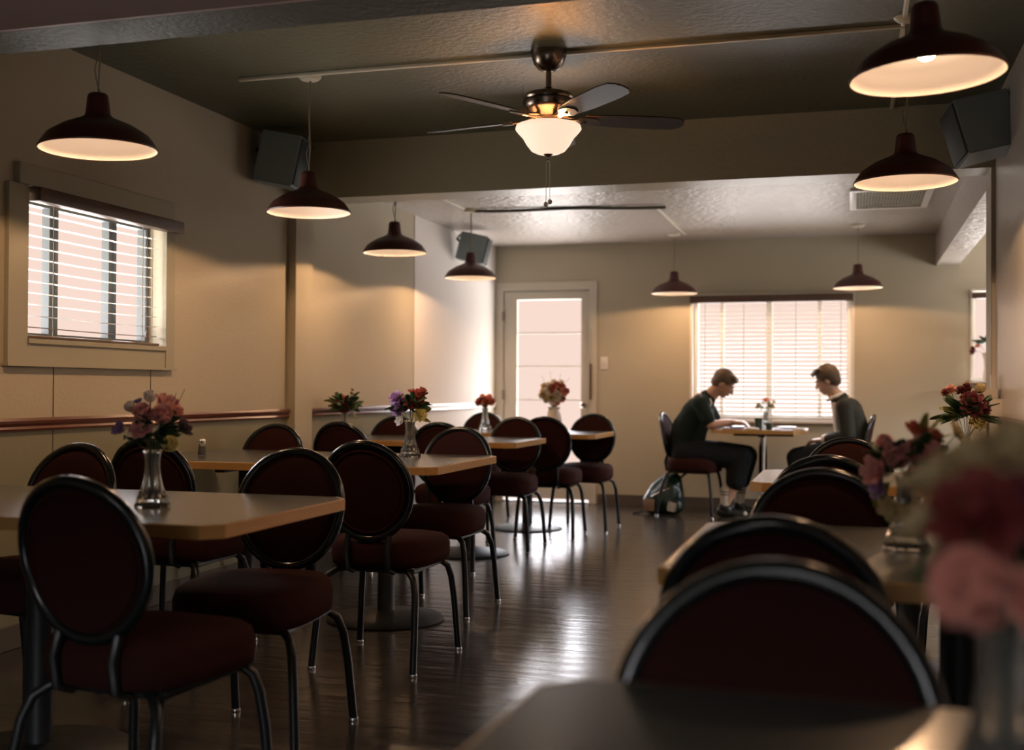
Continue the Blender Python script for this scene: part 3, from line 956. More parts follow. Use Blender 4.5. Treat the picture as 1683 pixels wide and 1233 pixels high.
# ------------------------------------------------------------------ tables
def make_table(label, x0, x1, y0, y1, rot=0.0, peds=None, clip=0.045, group='grey laminate dining tables with oak edges', post=BLACKM):
    cx, cy = (x0 + x1) / 2, (y0 + y1) / 2
    t = thing('dining_table', label, 'table', (cx, cy, 0), rot, group)
    hx, hy = (x1 - x0) / 2, (y1 - y0) / 2
    def oct_(hx, hy, c):
        return [(-hx + c, -hy), (hx - c, -hy), (hx, -hy + c), (hx, hy - c), (hx - c, hy), (-hx + c, hy), (-hx, hy - c), (-hx, -hy + c)]
    bm = B(); add_prism(bm, oct_(hx - 0.006, hy - 0.006, clip), 0.722, 0.7505)
    obj('tabletop', bm, LAMIN, t, smooth=False)
    bm = B()
    o_, i_ = oct_(hx, hy, clip), oct_(hx - 0.006, hy - 0.006, clip)
    for za, zb in ((0.716, 0.750),):
        A = [bm.verts.new((x, y, za)) for x, y in o_]; Bv = [bm.verts.new((x, y, zb)) for x, y in o_]
        Cv = [bm.verts.new((x, y, za)) for x, y in i_]; D = [bm.verts.new((x, y, zb)) for x, y in i_]
        for k in range(8):
            j = (k + 1) % 8
            bm.faces.new((A[k], A[j], Bv[j], Bv[k])); bm.faces.new((Bv[k], Bv[j], D[j], D[k]))
            bm.faces.new((D[k], D[j], Cv[j], Cv[k])); bm.faces.new((Cv[k], Cv[j], A[j], A[k]))
    bmesh.ops.bevel(bm, geom=[e for e in bm.edges if abs(e.verts[0].co.z - e.verts[1].co.z) < 1e-5 and e.verts[0].co.z > 0.74], offset=0.002, segments=1, affect='EDGES')
    obj('edge_band', bm, OAK, t, ang=20)
    for px_ in (peds if peds is not None else (0.0,)):
        bm = B()
        add_lathe(bm, [(0.045, 0.03), (0.040, 0.05), (0.038, 0.70)], 20, Matrix.Translation((px_, 0, 0)))
        obj('pedestal', bm, post, t)
        bm = B(); add_box(bm, (px_, 0, 0.708), (0.42, 0.42, 0.014)); add_box(bm, (px_, 0, 0.695), (0.5, 0.05, 0.02)); add_box(bm, (px_, 0, 0.695), (0.05, 0.5, 0.02))
        obj('top_plate', bm, BLACKM, t)
        bm = B(); add_lathe(bm, [(0.27, 0.0), (0.275, 0.006), (0.26, 0.014), (0.12, 0.032), (0.045, 0.045)], 40, Matrix.Translation((px_, 0, 0)))
        obj('base_disc', bm, BLACKM, t)
    return t
make_table('front left table with the large pink bouquet in a glass vase', -3.27, -1.475, 2.44, 3.22, 0, peds=(0.08,))
make_table('second left table, with the salt shaker at its wall end', -3.27, -1.69, 4.52, 5.44, 0, peds=(-0.36, 0.38))
make_table('third left table, in front of the far aisle chairs', -3.29, -1.985, 6.70, 7.50, 0, peds=(0.22,))
make_table('farthest left table by the door, with the small brick-red bouquet', -3.22, -1.80, 8.12, 8.88, 0, peds=(0.1,))
make_table('nearest grey tabletop at the bottom right corner', -0.355, 0.69, 0.50, 1.30, R(-1.5), peds=(0.0,))
make_table('second right table, with oak corner beside the two nearest chair backs', -0.355, 0.68, 2.12, 2.96, 0, peds=(0.05,))
make_table('third right table, its corner glaring bright below the far table', -0.36, 0.68, 4.22, 4.95, 0, peds=(0.05,))
make_table('far table in front of the wide window between the two people', -1.14, -0.365, 9.62, 10.38, 0, peds=(0.02,), clip=0.10, post=CHROME)

# ------------------------------------------------------------------ vases and bouquets
def make_vase():
    t = thing('glass_vase', '', 'vase', group='cut-glass bud vases')
    bm = B()
    out = [(0.046, 0.0), (0.047, 0.008), (0.043, 0.016), (0.040, 0.030), (0.033, 0.048), (0.026, 0.070), (0.0215, 0.095), (0.0195, 0.120), (0.021, 0.145), (0.026, 0.160)]
    inn = [(0.023, 0.160), (0.0185, 0.145), (0.0165, 0.120), (0.018, 0.095), (0.021, 0.070), (0.022, 0.050), (0.012, 0.034)]
    # cut facets: alternate radius in rings
    o2 = []
    for i in range(len(out) - 1):
        (r0, z0), (r1, z1) = out[i], out[i + 1]
        o2.append((r0, z0))
        if i >= 2:
            o2.append(((r0 + r1) / 2 * 0.955, (z0 + z1) / 2))
    o2.append(out[-1])
    add_lathe(bm, o2 + inn, 24, cap0=True, cap1=True, flute=(12, 0.045))
    obj('vase_body', bm, GLASS, t, ang=12)
    return t
VB = make_vase()
def vase(x, y, z, label, first=False, s=1.0):
    v = VB if first else copy_tree(VB)
    v.location = (x, y, z)
    v.scale = (s, s, s)
    v['label'] = label
    return v
def petal(bm, M, L, W, cup, curl, nu=4, nv=4, mi=0):
    g = []
    for i in range(nu + 1):
        u = i / nu
        w = W * math.sin(PI * (0.12 + 0.80 * u)) ** 0.7
        row = []
        for j in range(nv + 1):
            v = (j / nv - 0.5) * 2
            x = v * w * 0.5
            y = L * u
            z = cup * (v * v) * w * 0.5 + L * (0.55 * u * u) * curl + rnd.uniform(-1, 1) * 0.02 * L
            row.append(bm.verts.new(M @ V(x, y, z)))
        g.append(row)
    for i in range(nu):
        for j in range(nv):
            bm.faces.new((g[i][j], g[i][j + 1], g[i + 1][j + 1], g[i + 1][j])).material_index = mi
def blossom(parent, c, d, r_, m, kind='open', n=7, label=None):
    """c centre, d direction it faces, r_ radius"""
    r_ = r_ * (1.12 if kind == 'ball' else 1.3)
    q = Vector(d).normalized().to_track_quat('Z', 'Y').to_matrix().to_4x4()
    base = Matrix.Translation(Vector(c)) @ q
    bm = B()
    layers = {'open': ((n, 1.0, 25), (n, 0.78, 45), (5, 0.5, 65)), 'ball': ((9, 1.0, 0), (9, 0.98, 28), (8, 0.85, 50), (6, 0.65, 72), (8, 0.95, -30)), 'cup': ((5, 1.0, 50), (5, 0.92, 62), (4, 0.7, 75)), 'flat': ((n, 1.0, 12), (n, 0.6, 30))}[kind]
    for li, (cnt, k, tiltd) in enumerate(layers):
        for i in range(cnt):
            a = 2 * PI * (i + 0.5 * li) / cnt + rnd.uniform(-0.15, 0.15)
            M = base @ Matrix.Rotation(a, 4, 'Z') @ Matrix.Rotation(R(tiltd + rnd.uniform(-6, 6)), 4, 'X')
            petal(bm, M, r_ * k, r_ * k * (5.2 / cnt if kind != 'cup' else 1.15), 0.35, 0.45 if tiltd > 20 else 0.2)
    add_ball(bm, base @ V(0, 0, r_ * 0.10), r_ * 0.20, seg=8)
    o = obj('blossom', bm, m, parent, ang=180)
    if label: o['label'] = label
    # thickness so petals are not paper-thin
    md = o.modifiers.new('thick', 'SOLIDIFY'); md.thickness = 0.0008
    return o
def leaves(parent, pts, m, size, name='leaf_cluster'):
    bm = B()
    for c, d in pts:
        q = Vector(d).normalized().to_track_quat('Y', 'Z').to_matrix().to_4x4()
        M = Matrix.Translation(Vector(c)) @ q @ Matrix.Rotation(rnd.uniform(-1, 1), 4, 'Y')
        petal(bm, M, 1.25 * size * rnd.uniform(0.8, 1.2), size * 0.62, 0.25, -0.25)
    o = obj(name, bm, m, parent, ang=180)
    md = o.modifiers.new('thick', 'SOLIDIFY'); md.thickness = 0.0008
    return o
def bouquet(label, loc, blossoms, nleaf=26, spread=0.07, lsize=0.05, lm=LEAF, lz=0.0, stem=0.12, twigs=(), name='flower_bouquet', extra=None):
    """loc = vase rim centre; blossoms: (dx_view, dy_depth, dz, r, mat, kind)"""
    t = thing(name, label, 'bouquet', loc, group='bouquets on the tables')
    # local frame: x across the view, y away from viewer
    ang = math.atan2(-loc[0], loc[1])
    t.rotation_euler = (0, 0, ang)
    lp = []
    for k in range(nleaf):
        a = rnd.uniform(0, 2 * PI)
        e = rnd.uniform(-0.25, 0.9)
        d = V(math.cos(a) * math.cos(e), math.sin(a) * math.cos(e), math.sin(e))
        lp.append((V(0, 0, 0.02 + lz) + d * spread * rnd.uniform(0.1, 0.75), d))
    leaves(t, lp, lm, lsize)
    if extra:
        lp2 = []
        for (ex, ey, ez, dx, dz) in extra[1]:
            lp2.append((V(ex, ey, ez) * 0.72, V(dx, rnd.uniform(-0.4, 0.4), dz)))
        leaves(t, lp2, extra[0], lsize)
    bm = B()
    for (dx, dy, dz, r_, m, kind) in blossoms:
        add_tube(bm, [(0, 0, -stem), (dx * 0.15, dy * 0.15, 0.0), (dx * 0.8, dy * 0.8, dz * 0.75), (dx, dy, dz)], 0.0013, 5)
    obj('stem', bm, STEM, t)
    for (dx, dy, dz, r_, m, kind) in blossoms:
        d = V(dx, dy - 0.6 * r_ - 0.02, dz * 0.6 + 0.01)
        blossom(t, (dx, dy, dz), d, r_, m, kind)
    if twigs:
        bm = B()
        for (ax, az, bx_, bz) in twigs:
            add_tube(bm, [(ax * 0.3, 0, 0), (ax, 0.0, az), (bx_, 0.01, bz)], 0.0008, 4)
        obj('twig', bm, TWIG, t)
    return t
ZT = 0.7505
vase(-1.866, 2.757, ZT, 'clear cut-glass vase on the front left table', True)
bouquet('large bouquet of pink flowers with white, yellow and purple ones, front left table', (-1.866, 2.757, ZT + 0.155),
    [(-0.022, -0.02, 0.092, 0.036, PINK, 'cup'), (0.018, -0.03, 0.088, 0.038, PINK, 'cup'), (0.030, 0.0, 0.118, 0.036, PINK, 'open'), (-0.028, -0.03, 0.062, 0.028, PINK, 'flat'),
     (0.048, -0.01, 0.105, 0.028, SALMON, 'open'), (-0.008, -0.01, 0.140, 0.024, WHITEP, 'cup'), (-0.052, -0.01, 0.115, 0.022, WHITEP, 'cup'), (0.034, -0.03, 0.018, 0.032, YEL, 'cup'),
     (-0.078, -0.01, 0.060, 0.024, PURP, 'open'), (0.072, 0.0, 0.060, 0.028, DPUR, 'open'), (0.045, 0.0, 0.066, 0.022, DPUR, 'flat'), (-0.038, 0.02, 0.135, 0.014, BLUE, 'open'), (-0.066, 0.01, 0.044, 0.012, BLUE, 'flat')],
    nleaf=46, spread=0.075, lsize=0.040, lz=0.02, twigs=((0.05, 0.10, 0.085, 0.175), (0.04, 0.10, 0.062, 0.165)))
vase(-2.056, 5.16, ZT, 'clear cut-glass vase on the second left table', s=1.12)
bouquet('tall bouquet with purple, red and yellow-green flowers on the second left table', (-2.056, 5.16, ZT + 0.175),
    [(-0.062, 0, 0.105, 0.040, PURP, 'ball'), (-0.060, -0.01, 0.055, 0.034, PURP, 'ball'), (0.030, 0, 0.125, 0.032, BRICK, 'ball'), (0.055, 0, 0.140, 0.026, BRICK, 'ball'), (0.000, -0.02, 0.090, 0.034, RED, 'ball'),
     (0.040, -0.01, 0.085, 0.030, RED, 'ball'), (0.046, -0.02, 0.030, 0.034, YEL, 'ball'), (-0.040, -0.01, 0.000, 0.026, WHITEP, 'open'), (0.005, 0, 0.135, 0.018, BRICK, 'open')],
    nleaf=40, spread=0.085, lsize=0.048, lz=0.04, extra=(LEAFY, [(0.06, 0, 0.05, 1, 0.5), (0.05, 0, 0.02, 1, -0.2), (0.02, 0, 0.14, -0.2, 1), (-0.02, 0, 0.15, -1, 0.5)]))
vase(-2.725, 8.40, ZT, 'clear cut-glass vase on the farthest left table', s=1.15)
bouquet('small round brick-red bouquet on the farthest left table', (-2.725, 8.40, ZT + 0.18),
    [(-0.045, 0, 0.045, 0.032, BRICK, 'ball'), (0.0, -0.02, 0.055, 0.034, BRICK, 'ball'), (0.042, 0, 0.050, 0.034, BRICK, 'ball'), (0.03, 0, 0.085, 0.026, SALMON, 'ball'), (-0.02, 0, 0.085, 0.026, SALMON, 'ball'), (0.0, -0.01, 0.02, 0.022, BRICK, 'ball')],
    nleaf=18, spread=0.06, lsize=0.035, lz=0.02)
vase(-3.17, 6.80, ZT, 'narrow glass vase near the left post', s=1.1)
bouquet('small dark green and maroon bouquet by the left post', (-3.17, 6.80, ZT + 0.17),
    [(-0.035, -0.01, 0.045, 0.036, MAR, 'ball'), (0.03, 0, 0.06, 0.036, MAR, 'ball'), (0.0, -0.02, 0.03, 0.034, MAR, 'ball'), (-0.005, 0, 0.085, 0.024, BRICK, 'open'), (0.065, 0, 0.035, 0.022, YEL, 'cup'), (0.045, 0, 0.12, 0.014, MAR, 'open'), (0.05, 0, 0.145, 0.012, MAR, 'open')],
    nleaf=70, spread=0.10, lsize=0.050, lz=0.02, extra=(LEAFY, [(-0.08, 0, 0.09, -1, 0.3), (0.07, 0, 0.01, 0.6, -0.8), (-0.06, 0, 0.06, -1, 0.1)]))
# large pale bouquet before the door, in a white ceramic pot
pv = thing('ceramic_vase', 'white ceramic vase in front of the door glass', 'vase', (-2.20, 8.50, ZT)); pv.scale = (1, 1, 1.33)
bm = B(); add_lathe(bm, [(0.040, 0.0), (0.055, 0.02), (0.062, 0.06), (0.050, 0.11), (0.042, 0.13), (0.048, 0.145), (0.040, 0.145), (0.036, 0.125), (0.03, 0.05)], 24)
obj('vase_body', bm, CERAM, pv)
bs = []
for k in range(26):
    a = k * 2.399
    rr = math.sqrt((k + 0.5) / 26)
    dx, dz = rr * math.cos(a), rr * math.sin(a)
    bs.append((dx * 0.100, -0.05 * math.sqrt(max(0, 1 - rr * rr)) , 0.115 + dz * 0.085, 0.028, (WHITEP, BRICK, CREAM, SALMON, WHITEP)[k % 5], 'ball'))
bouquet('big round pale and red bouquet silhouetted against the door glass', (-2.20, 8.50, ZT + 0.19), bs, nleaf=40, spread=0.11, lsize=0.04, lz=0.06,
    twigs=((-0.05, 0.15, -0.10, 0.25), (0.03, 0.15, 0.05, 0.26), (0.06, 0.15, 0.12, 0.23), (-0.02, 0.16, -0.03, 0.28)))
# right rows
vase(0.110, 2.56, ZT, 'cut-glass vase half hidden behind the blurred flowers on the second right table')
bouquet('drooping pink and rust bouquet on the second right table', (0.110, 2.56, ZT + 0.155),
    [(-0.050, -0.01, 0.010, 0.034, PINK, 'open'), (-0.013, -0.02, 0.035, 0.040, PINK, 'cup'), (0.022, -0.02, 0.040, 0.040, PINK, 'open'), (0.018, 0.0, 0.088, 0.026, BRICK, 'open'), (0.048, 0.0, 0.078, 0.022, BRICK, 'open'),
     (-0.033, 0, 0.060, 0.026, PINK, 'cup'), (0.012, -0.03, 0.000, 0.034, SALMON, 'cup'), (0.034, -0.02, -0.020, 0.030, SALMON, 'open'), (-0.053, 0.0, -0.020, 0.026, PURP, 'flat'), (0.097, 0, 0.090, 0.024, CREAM, 'flat'), (-0.028, -0.02, -0.065, 0.026, CREAM, 'flat'), (0.012, -0.03, -0.070, 0.028, CREAM, 'flat')],
    nleaf=40, spread=0.075, lsize=0.045, lz=0.0, extra=(LEAFY, [(0.06, 0, 0.11, 0.4, 1), (0.07, 0, 0.10, 1, 0.6), (-0.05, 0, -0.02, -0.6, -1), (-0.07, 0, -0.03, -0.3, -1), (0.05, 0, 0.12, 0, 1)]))
vase(0.412, 4.60, ZT, 'slim cut-glass vase on the third right table by the post', s=1.05)
bouquet('maroon bouquet leaning left in front of the white cabinet', (0.412, 4.60, ZT + 0.165),
    [(0.018, -0.03, 0.120, 0.048, MAR, 'ball'), (-0.020, 0, 0.172, 0.020, MAR, 'ball'), (-0.055, 0, 0.175, 0.020, SALMON, 'ball'), (-0.075, 0, 0.165, 0.016, RED, 'ball'), (0.0, 0, 0.185, 0.018, MAR, 'ball'), (0.040, 0, 0.165, 0.028, CREAM, 'cup'), (0.062, 0, 0.100, 0.022, MAR, 'ball'), (0.038, 0, 0.055, 0.032, YEL, 'ball')],
    nleaf=44, spread=0.09, lsize=0.05, lz=0.05, extra=(LEAFY, [(-0.04, 0, 0.12, -1, 0.4), (-0.03, 0, 0.10, -1, 0), (0.0, 0, 0.19, 0, 1)]))
# blurred nearest bouquet
vase(0.118, 0.985, ZT, 'large out-of-focus cut-glass vase in the bottom right corner', s=1.04)
bouquet('blurred nearest bouquet of salmon, dark red and cream flowers at the right edge', (0.118, 0.985, ZT + 0.155),
    [(-0.018, -0.04, 0.026, 0.044, SALMON, 'cup'), (0.024, -0.03, 0.020, 0.036, SALMON, 'open'), (-0.020, -0.03, 0.084, 0.038, RED, 'ball'), (0.008, -0.02, 0.096, 0.030, MAR, 'ball'),
     (0.004, 0, 0.128, 0.032, CREAM, 'ball'), (0.036, 0, 0.125, 0.036, CREAM, 'ball'), (-0.024, 0.01, 0.118, 0.028, CREAM, 'ball'), (-0.052, 0.03, 0.100, 0.028, CREAM, 'open'), (-0.056, 0.03, 0.065, 0.026, CREAM, 'open'), (0.046, -0.02, 0.060, 0.030, SALMON, 'open')],
    nleaf=30, spread=0.055, lsize=0.034, lz=0.03)
# far table between the people
vase(-0.715, 10.02, ZT, 'small glass vase on the far table between the two people')
bouquet('faint pale bouquet on the far table between the two people', (-0.715, 10.02, ZT + 0.155),
    [(-0.05, 0, 0.03, 0.030, WHITEP, 'open'), (0.04, 0, 0.03, 0.030, CREAM, 'open'), (0.0, 0, 0.075, 0.030, SALMON, 'open'), (0.06, 0, 0.07, 0.022, WHITEP, 'open')], nleaf=14, spread=0.07, lsize=0.035, lm=LEAFY)
# windowsill flowers behind the post
sv = thing('ceramic_vase', 'white vase on the sill of the narrow window beyond the right post', 'vase', (1.085, YB - 0.19, 1.172))
bm = B(); add_lathe(bm, [(0.035, 0.0), (0.038, 0.02), (0.022, 0.10), (0.026, 0.18), (0.040, 0.23), (0.034, 0.23), (0.020, 0.17)], 20)
obj('vase_body', bm, CERAM, sv)
bouquet('dark green and dusky pink flowers on the sill of the narrow right window', (1.085, YB - 0.19, 1.40),
    [(-0.09, 0, 0.02, 0.040, MAR, 'open'), (-0.05, 0, 0.06, 0.035, SALMON, 'open'), (0.03, 0, 0.12, 0.035, MAR, 'open'), (0.05, 0, 0.06, 0.04, MAR, 'open')], nleaf=34, spread=0.10, lsize=0.06, lz=0.06)

# salt shaker
ss = thing('salt_shaker', 'small glass salt shaker with metal cap on the second left table', 'shaker', (-3.04, 4.90, ZT))
bm = B(); add_lathe(bm, [(0.020, 0.0), (0.021, 0.004), (0.018, 0.03), (0.016, 0.055), (0.017, 0.062)], 16)
obj('glass_body', bm, GLASS, ss)
bm = B(); add_lathe(bm, [(0.0165, 0.003), (0.0155, 0.03), (0.014, 0.045)], 14)
obj('salt', bm, SALT, ss)
bm = B(); add_lathe(bm, [(0.0185, 0.060), (0.0185, 0.072), (0.012, 0.080), (0.002, 0.082)], 16)
obj('cap', bm, CHROME, ss)

# ------------------------------------------------------------------ items on the far table
def disc(name, label, cat, loc, r_, h, m, prof=None):
    bm = B(); add_lathe(bm, prof or [(r_ * 0.6, 0), (r_, h), (r_ * 0.97, h), (r_ * 0.55, h * 0.35)], 28)
    o = obj(name, bm, m); o.location = loc
    return tag(o, label, cat)
for x, y, lab in ((-0.95, 9.87, 'dark red placemat before the leaning person'), (-0.53, 9.87, 'dark red placemat before the person in the jacket')):
    bm = B(); add_box(bm, (0, 0, 0.003), (0.20, 0.30, 0.006), bev=0.002)
    o = obj('placemat', bm, REDMAT); o.location = (x, y, ZT); tag(o, lab, 'placemat', 'placemats on the far table')
disc('plate', 'white plate on the placemat of the leaning person', 'plate', (-0.95, 9.95, ZT + 0.006), 0.085, 0.014, CERAM)
disc('plate', 'white plate on the placemat of the person in the jacket', 'plate', (-0.53, 9.98, ZT + 0.006), 0.085, 0.014, CERAM)
disc('tumbler', 'dark drinking glass at the middle of the far table', 'glass', (-0.755, 9.76, ZT), 0.033, 0.095, DKCUP, [(0.028, 0), (0.034, 0.095), (0.031, 0.095), (0.026, 0.006)])
disc('tumbler', 'short dark cup beside the taller glass on the far table', 'cup', (-0.672, 9.80, ZT), 0.030, 0.055, DKCUP, [(0.026, 0), (0.031, 0.055), (0.028, 0.055), (0.024, 0.006)])
for x, y, lab in ((-0.80, 9.685, 'folded white napkin near the dark glass'), (-0.43, 9.72, 'white napkin at the right end of the far table')):
    bm = B(); add_box(bm, (0, 0, 0.006), (0.11, 0.09, 0.010), bev=0.003); add_box(bm, (0.006, 0.004, 0.014), (0.08, 0.07, 0.008), (0, 0, 0.2), bev=0.003)
    o = obj('napkin', bm, SHIRTW); o.location = (x, y, ZT); tag(o, lab, 'napkin', 'napkins on the far table')

# ------------------------------------------------------------------ white cabinet by the right post
cb = thing('cabinet', 'slim white cabinet with a projecting top shelf in front of the right post', 'cabinet', (0.64, 6.12, 0))
bm = B()
bx(bm, -0.085, -0.010, -0.09, 0.09, 0.815, 1.045, bev=0.003); bx(bm, 0.004, 0.093, -0.11, 0.09, 0.815, 1.048, bev=0.003)
obj('body', bm, WTRIM, cb)
bm = B(); bx(bm, -0.010, 0.004, -0.07, 0.09, 0.815, 1.04)
obj('gap_panel', bm, DARKWOOD, cb)
bm = B(); bx(bm, -0.13, 0.045, -0.06, 0.12, 1.048, 1.098, bev=0.004)
obj('top_shelf', bm, WTRIM, cb)
bm = B(); bx(bm, 0.022, 0.046, 0.02, 0.06, 1.098, 1.165)
obj('upright', bm, WTRIM, cb)
bm = B(); bx(bm, -0.10, 0.10, -0.12, 0.12, 0.0, 0.815, bev=0.004)
obj('base', bm, DARKWOOD, cb)

# ------------------------------------------------------------------ people
def blob(name, build, m, parent, voxel=0.008, smooth_it=4, extra=None):
    """union of limb shapes turned into one continuous skin"""
    bm = B(); build(bm)
    o = obj(name, bm, m, parent, ang=180)
    md = o.modifiers.new('union', 'REMESH'); md.mode = 'VOXEL'; md.voxel_size = voxel; md.use_smooth_shade = True
    md2 = o.modifiers.new('soften', 'SMOOTH'); md2.factor = 0.6; md2.iterations = smooth_it
    return o
def chain(bm, pts):
    for (a, ra), (b, rb) in zip(pts[:-1], pts[1:]):
        add_capsule(bm, a, b, ra, rb, 14)
def hand(bm, wrist, d, n, side, curl=0.5, s=1.0):
    """wrist point, direction of the fingers d, palm normal n (curl direction), side=+1/-1 thumb side"""
    d = Vector(d).normalized(); n = (Vector(n) - d * Vector(n).dot(d)).normalized(); w = d.cross(n) * side
    wr_ = Vector(wrist)
    for k in range(4):
        u = (k - 1.5) * 0.019 * s
        chain(bm, [(wr_ + w * u * 0.5, 0.017 * s), (wr_ + d * 0.085 * s + w * u, 0.0125 * s)])
        L = (0.070, 0.080, 0.076, 0.060)[3 - k] * s
        p0 = wr_ + d * 0.088 * s + w * u
        c1 = (d * math.cos(curl) + n * math.sin(curl)); c2 = (d * math.cos(2 * curl) + n * math.sin(2 * curl))
        p1 = p0 + c1 * L * 0.5; p2 = p1 + c2 * L * 0.5
        chain(bm, [(p0, 0.0098 * s), (p1, 0.0088 * s), (p2, 0.0075 * s)])
    q0 = wr_ + d * 0.022 * s + w * 0.022 * s
    q1 = q0 + (d * 0.6 + w * 0.7 + n * 0.2).normalized() * 0.042 * s
    q2 = q1 + (d * 0.9 + w * 0.15 + n * 0.35).normalized() * 0.034 * s
    chain(bm, [(q0, 0.013 * s), (q1, 0.0105 * s), (q2, 0.0088 * s)])
def head(bm, c, M):
    """c = skull centre; M 3x3: x = face direction, y = left, z = up"""
    def P(x, y, z): return Vector(c) + M @ V(x, y, z)
    rot = M.to_euler()
    add_ball(bm, P(-0.012, 0, 0.020), 1.0, s=(0.094, 0.074, 0.090), rot=rot, seg=24)
    add_ball(bm, P(0.030, 0, -0.030), 1.0, s=(0.060, 0.060, 0.075), rot=rot, seg=20)
    add_ball(bm, P(0.046, 0, -0.084), 1.0, s=(0.036, 0.034, 0.026), rot=rot, seg=16)      # chin
    chain(bm, [(P(0.082, 0, 0.010), 0.010), (P(0.104, 0, -0.024), 0.013)])                 # nose
    for s in (-1, 1):
        add_ball(bm, P(0.100, s * 0.009, -0.027), 0.008, seg=10)
        add_ball(bm, P(0.0, s * 0.072, -0.012), 1.0, s=(0.018, 0.008, 0.030), rot=rot, seg=12)
        add_ball(bm, P(0.062, s * 0.030, -0.012), 0.020, seg=12)                          # cheek
        chain(bm, [(P(0.070, s * 0.046, 0.026), 0.010), (P(0.084, s * 0.014, 0.026), 0.010)])   # brow
    chain(bm, [(P(0.082, -0.016, -0.056), 0.008), (P(0.088, 0, -0.056), 0.009), (P(0.082, 0.016, -0.056), 0.008)])
    chain(bm, [(P(0.080, -0.012, -0.066), 0.007), (P(0.085, 0, -0.067), 0.008), (P(0.080, 0.012, -0.066), 0.007)])
    return P
def face_parts(parent, c, M, hairm, tall, fringe):
    def P(x, y, z): return Vector(c) + M @ V(x, y, z)
    rot = M.to_euler()
    for s in (-1, 1):
        bm = B(); add_ball(bm, P(0.076, s * 0.031, 0.006), 0.0115, seg=10)
        obj('eye', bm, CERAM, parent)
        bm = B(); add_box(bm, P(0.090, s * 0.031, 0.026), (0.008, 0.028, 0.006), M, bev=0.002)
        obj('eyebrow', bm, hairm, parent)
    def hb(bm):
        add_ball(bm, P(-0.022, 0, 0.036), 1.0, s=(0.100, 0.083, 0.094 + tall), rot=rot, seg=24)
        add_ball(bm, P(-0.050, 0, -0.020), 1.0, s=(0.062, 0.066, 0.060), rot=rot, seg=18)
        for k in range(14):
            a = k / 13 * PI - PI / 2
            chain(bm, [(P(0.030 + 0.03 * math.cos(a), 0.055 * math.sin(a), 0.098 + tall), 0.018), (P(0.052 + fringe + 0.028 * math.cos(a), 0.055 * math.sin(a), 0.082 + tall * 0.6 + 0.008 * math.sin(5 * a)), 0.011)])
    o = blob('hair', hb, hairm, parent, 0.006, 2)
    return o

# --- person on the left, leaning over the table, facing +X
PLx = Matrix(((1, 0, 0), (0, 1, 0), (0, 0, 1)))
p1 = thing('person', 'person in dark clothes and white socks leaning forward over the far table', 'person', (0, 0, 0))
hc = V(-1.060, 9.93, 1.135)
HM = Matrix.Rotation(R(38), 3, 'Y')          # face pitched down
def body1(bm):
    head(bm, hc, HM)
    chain(bm, [(V(-1.120, 9.93, 1.085), 0.056), (V(-1.215, 9.93, 1.000), 0.062)])               # neck
    chain(bm, [(V(-1.25, 9.93, 0.96), 0.10), (V(-1.36, 9.93, 0.78), 0.115), (V(-1.40, 9.93, 0.62), 0.12), (V(-1.39, 9.93, 0.57), 0.125)])
    for s, ey in ((-1, 9.73), (1, 10.13)):
        sh = V(-1.235, 9.93 + s * 0.165, 0.965)
        el = V(-1.145, 9.93 + s * 0.215, 0.785)
        wr = V(-0.985, 9.93 + s * 0.10 + (0.0 if s < 0 else -0.02), 0.805)
        chain(bm, [(sh, 0.050), (el, 0.040), (wr, 0.026)])
        hand(bm, wr, V(1, -0.25 * s, -0.05), V(0, 0, -1), -s, 0.45)
        hip = V(-1.37, 9.93 + s * 0.09, 0.555)
        kn = V(-0.895, 9.93 + s * 0.11, 0.512)
        an = V(-0.985 + 0.05 * s, 9.93 + s * 0.11 - 0.02, 0.10)
        chain(bm, [(hip, 0.090), (kn, 0.060), (kn + V(-0.01, 0, -0.12), 0.055), (an, 0.036)])
b1 = blob('body', body1, SKIN, p1, 0.0055, 3)
def shirt1(bm):
    chain(bm, [(V(-1.205, 9.93, 1.005), 0.077), (V(-1.27, 9.93, 0.90), 0.130), (V(-1.355, 9.93, 0.74), 0.155), (V(-1.385, 9.93, 0.60), 0.155)])
    for s in (-1, 1):
        chain(bm, [(V(-1.245, 9.93 + s * 0.08, 0.960), 0.088), (V(-1.242, 9.93 + s * 0.16, 0.955), 0.074), (V(-1.175, 9.93 + s * 0.208, 0.835), 0.066)])
        chain(bm, [(V(-1.30, 9.93 + s * 0.08, 0.88), 0.115), (V(-1.39, 9.93 + s * 0.07, 0.70), 0.120), (V(-1.40, 9.93 + s * 0.06, 0.58), 0.12)])
blob('shirt', shirt1, CLOTHB, p1, 0.009, 5)
def trous1(bm):
    chain(bm, [(V(-1.40, 9.86, 0.590), 0.118), (V(-1.40, 10.0, 0.590), 0.118)])
    for s in (-1, 1):
        kn = V(-0.890 + 0.012 * s, 9.93 + s * 0.115, 0.510)
        an = V(-0.935 + 0.01 * s, 9.93 + s * 0.11 - 0.01, 0.31)
        chain(bm, [(V(-1.38, 9.93 + s * 0.115, 0.535), 0.120), (V(-1.12, 9.93 + s * 0.115, 0.525), 0.112), (kn, 0.096)])
        chain(bm, [(kn, 0.096), (kn + V(-0.03, 0, -0.10), 0.098), (an, 0.086)])
blob('trousers', trous1, TROUS, p1, 0.009, 4)
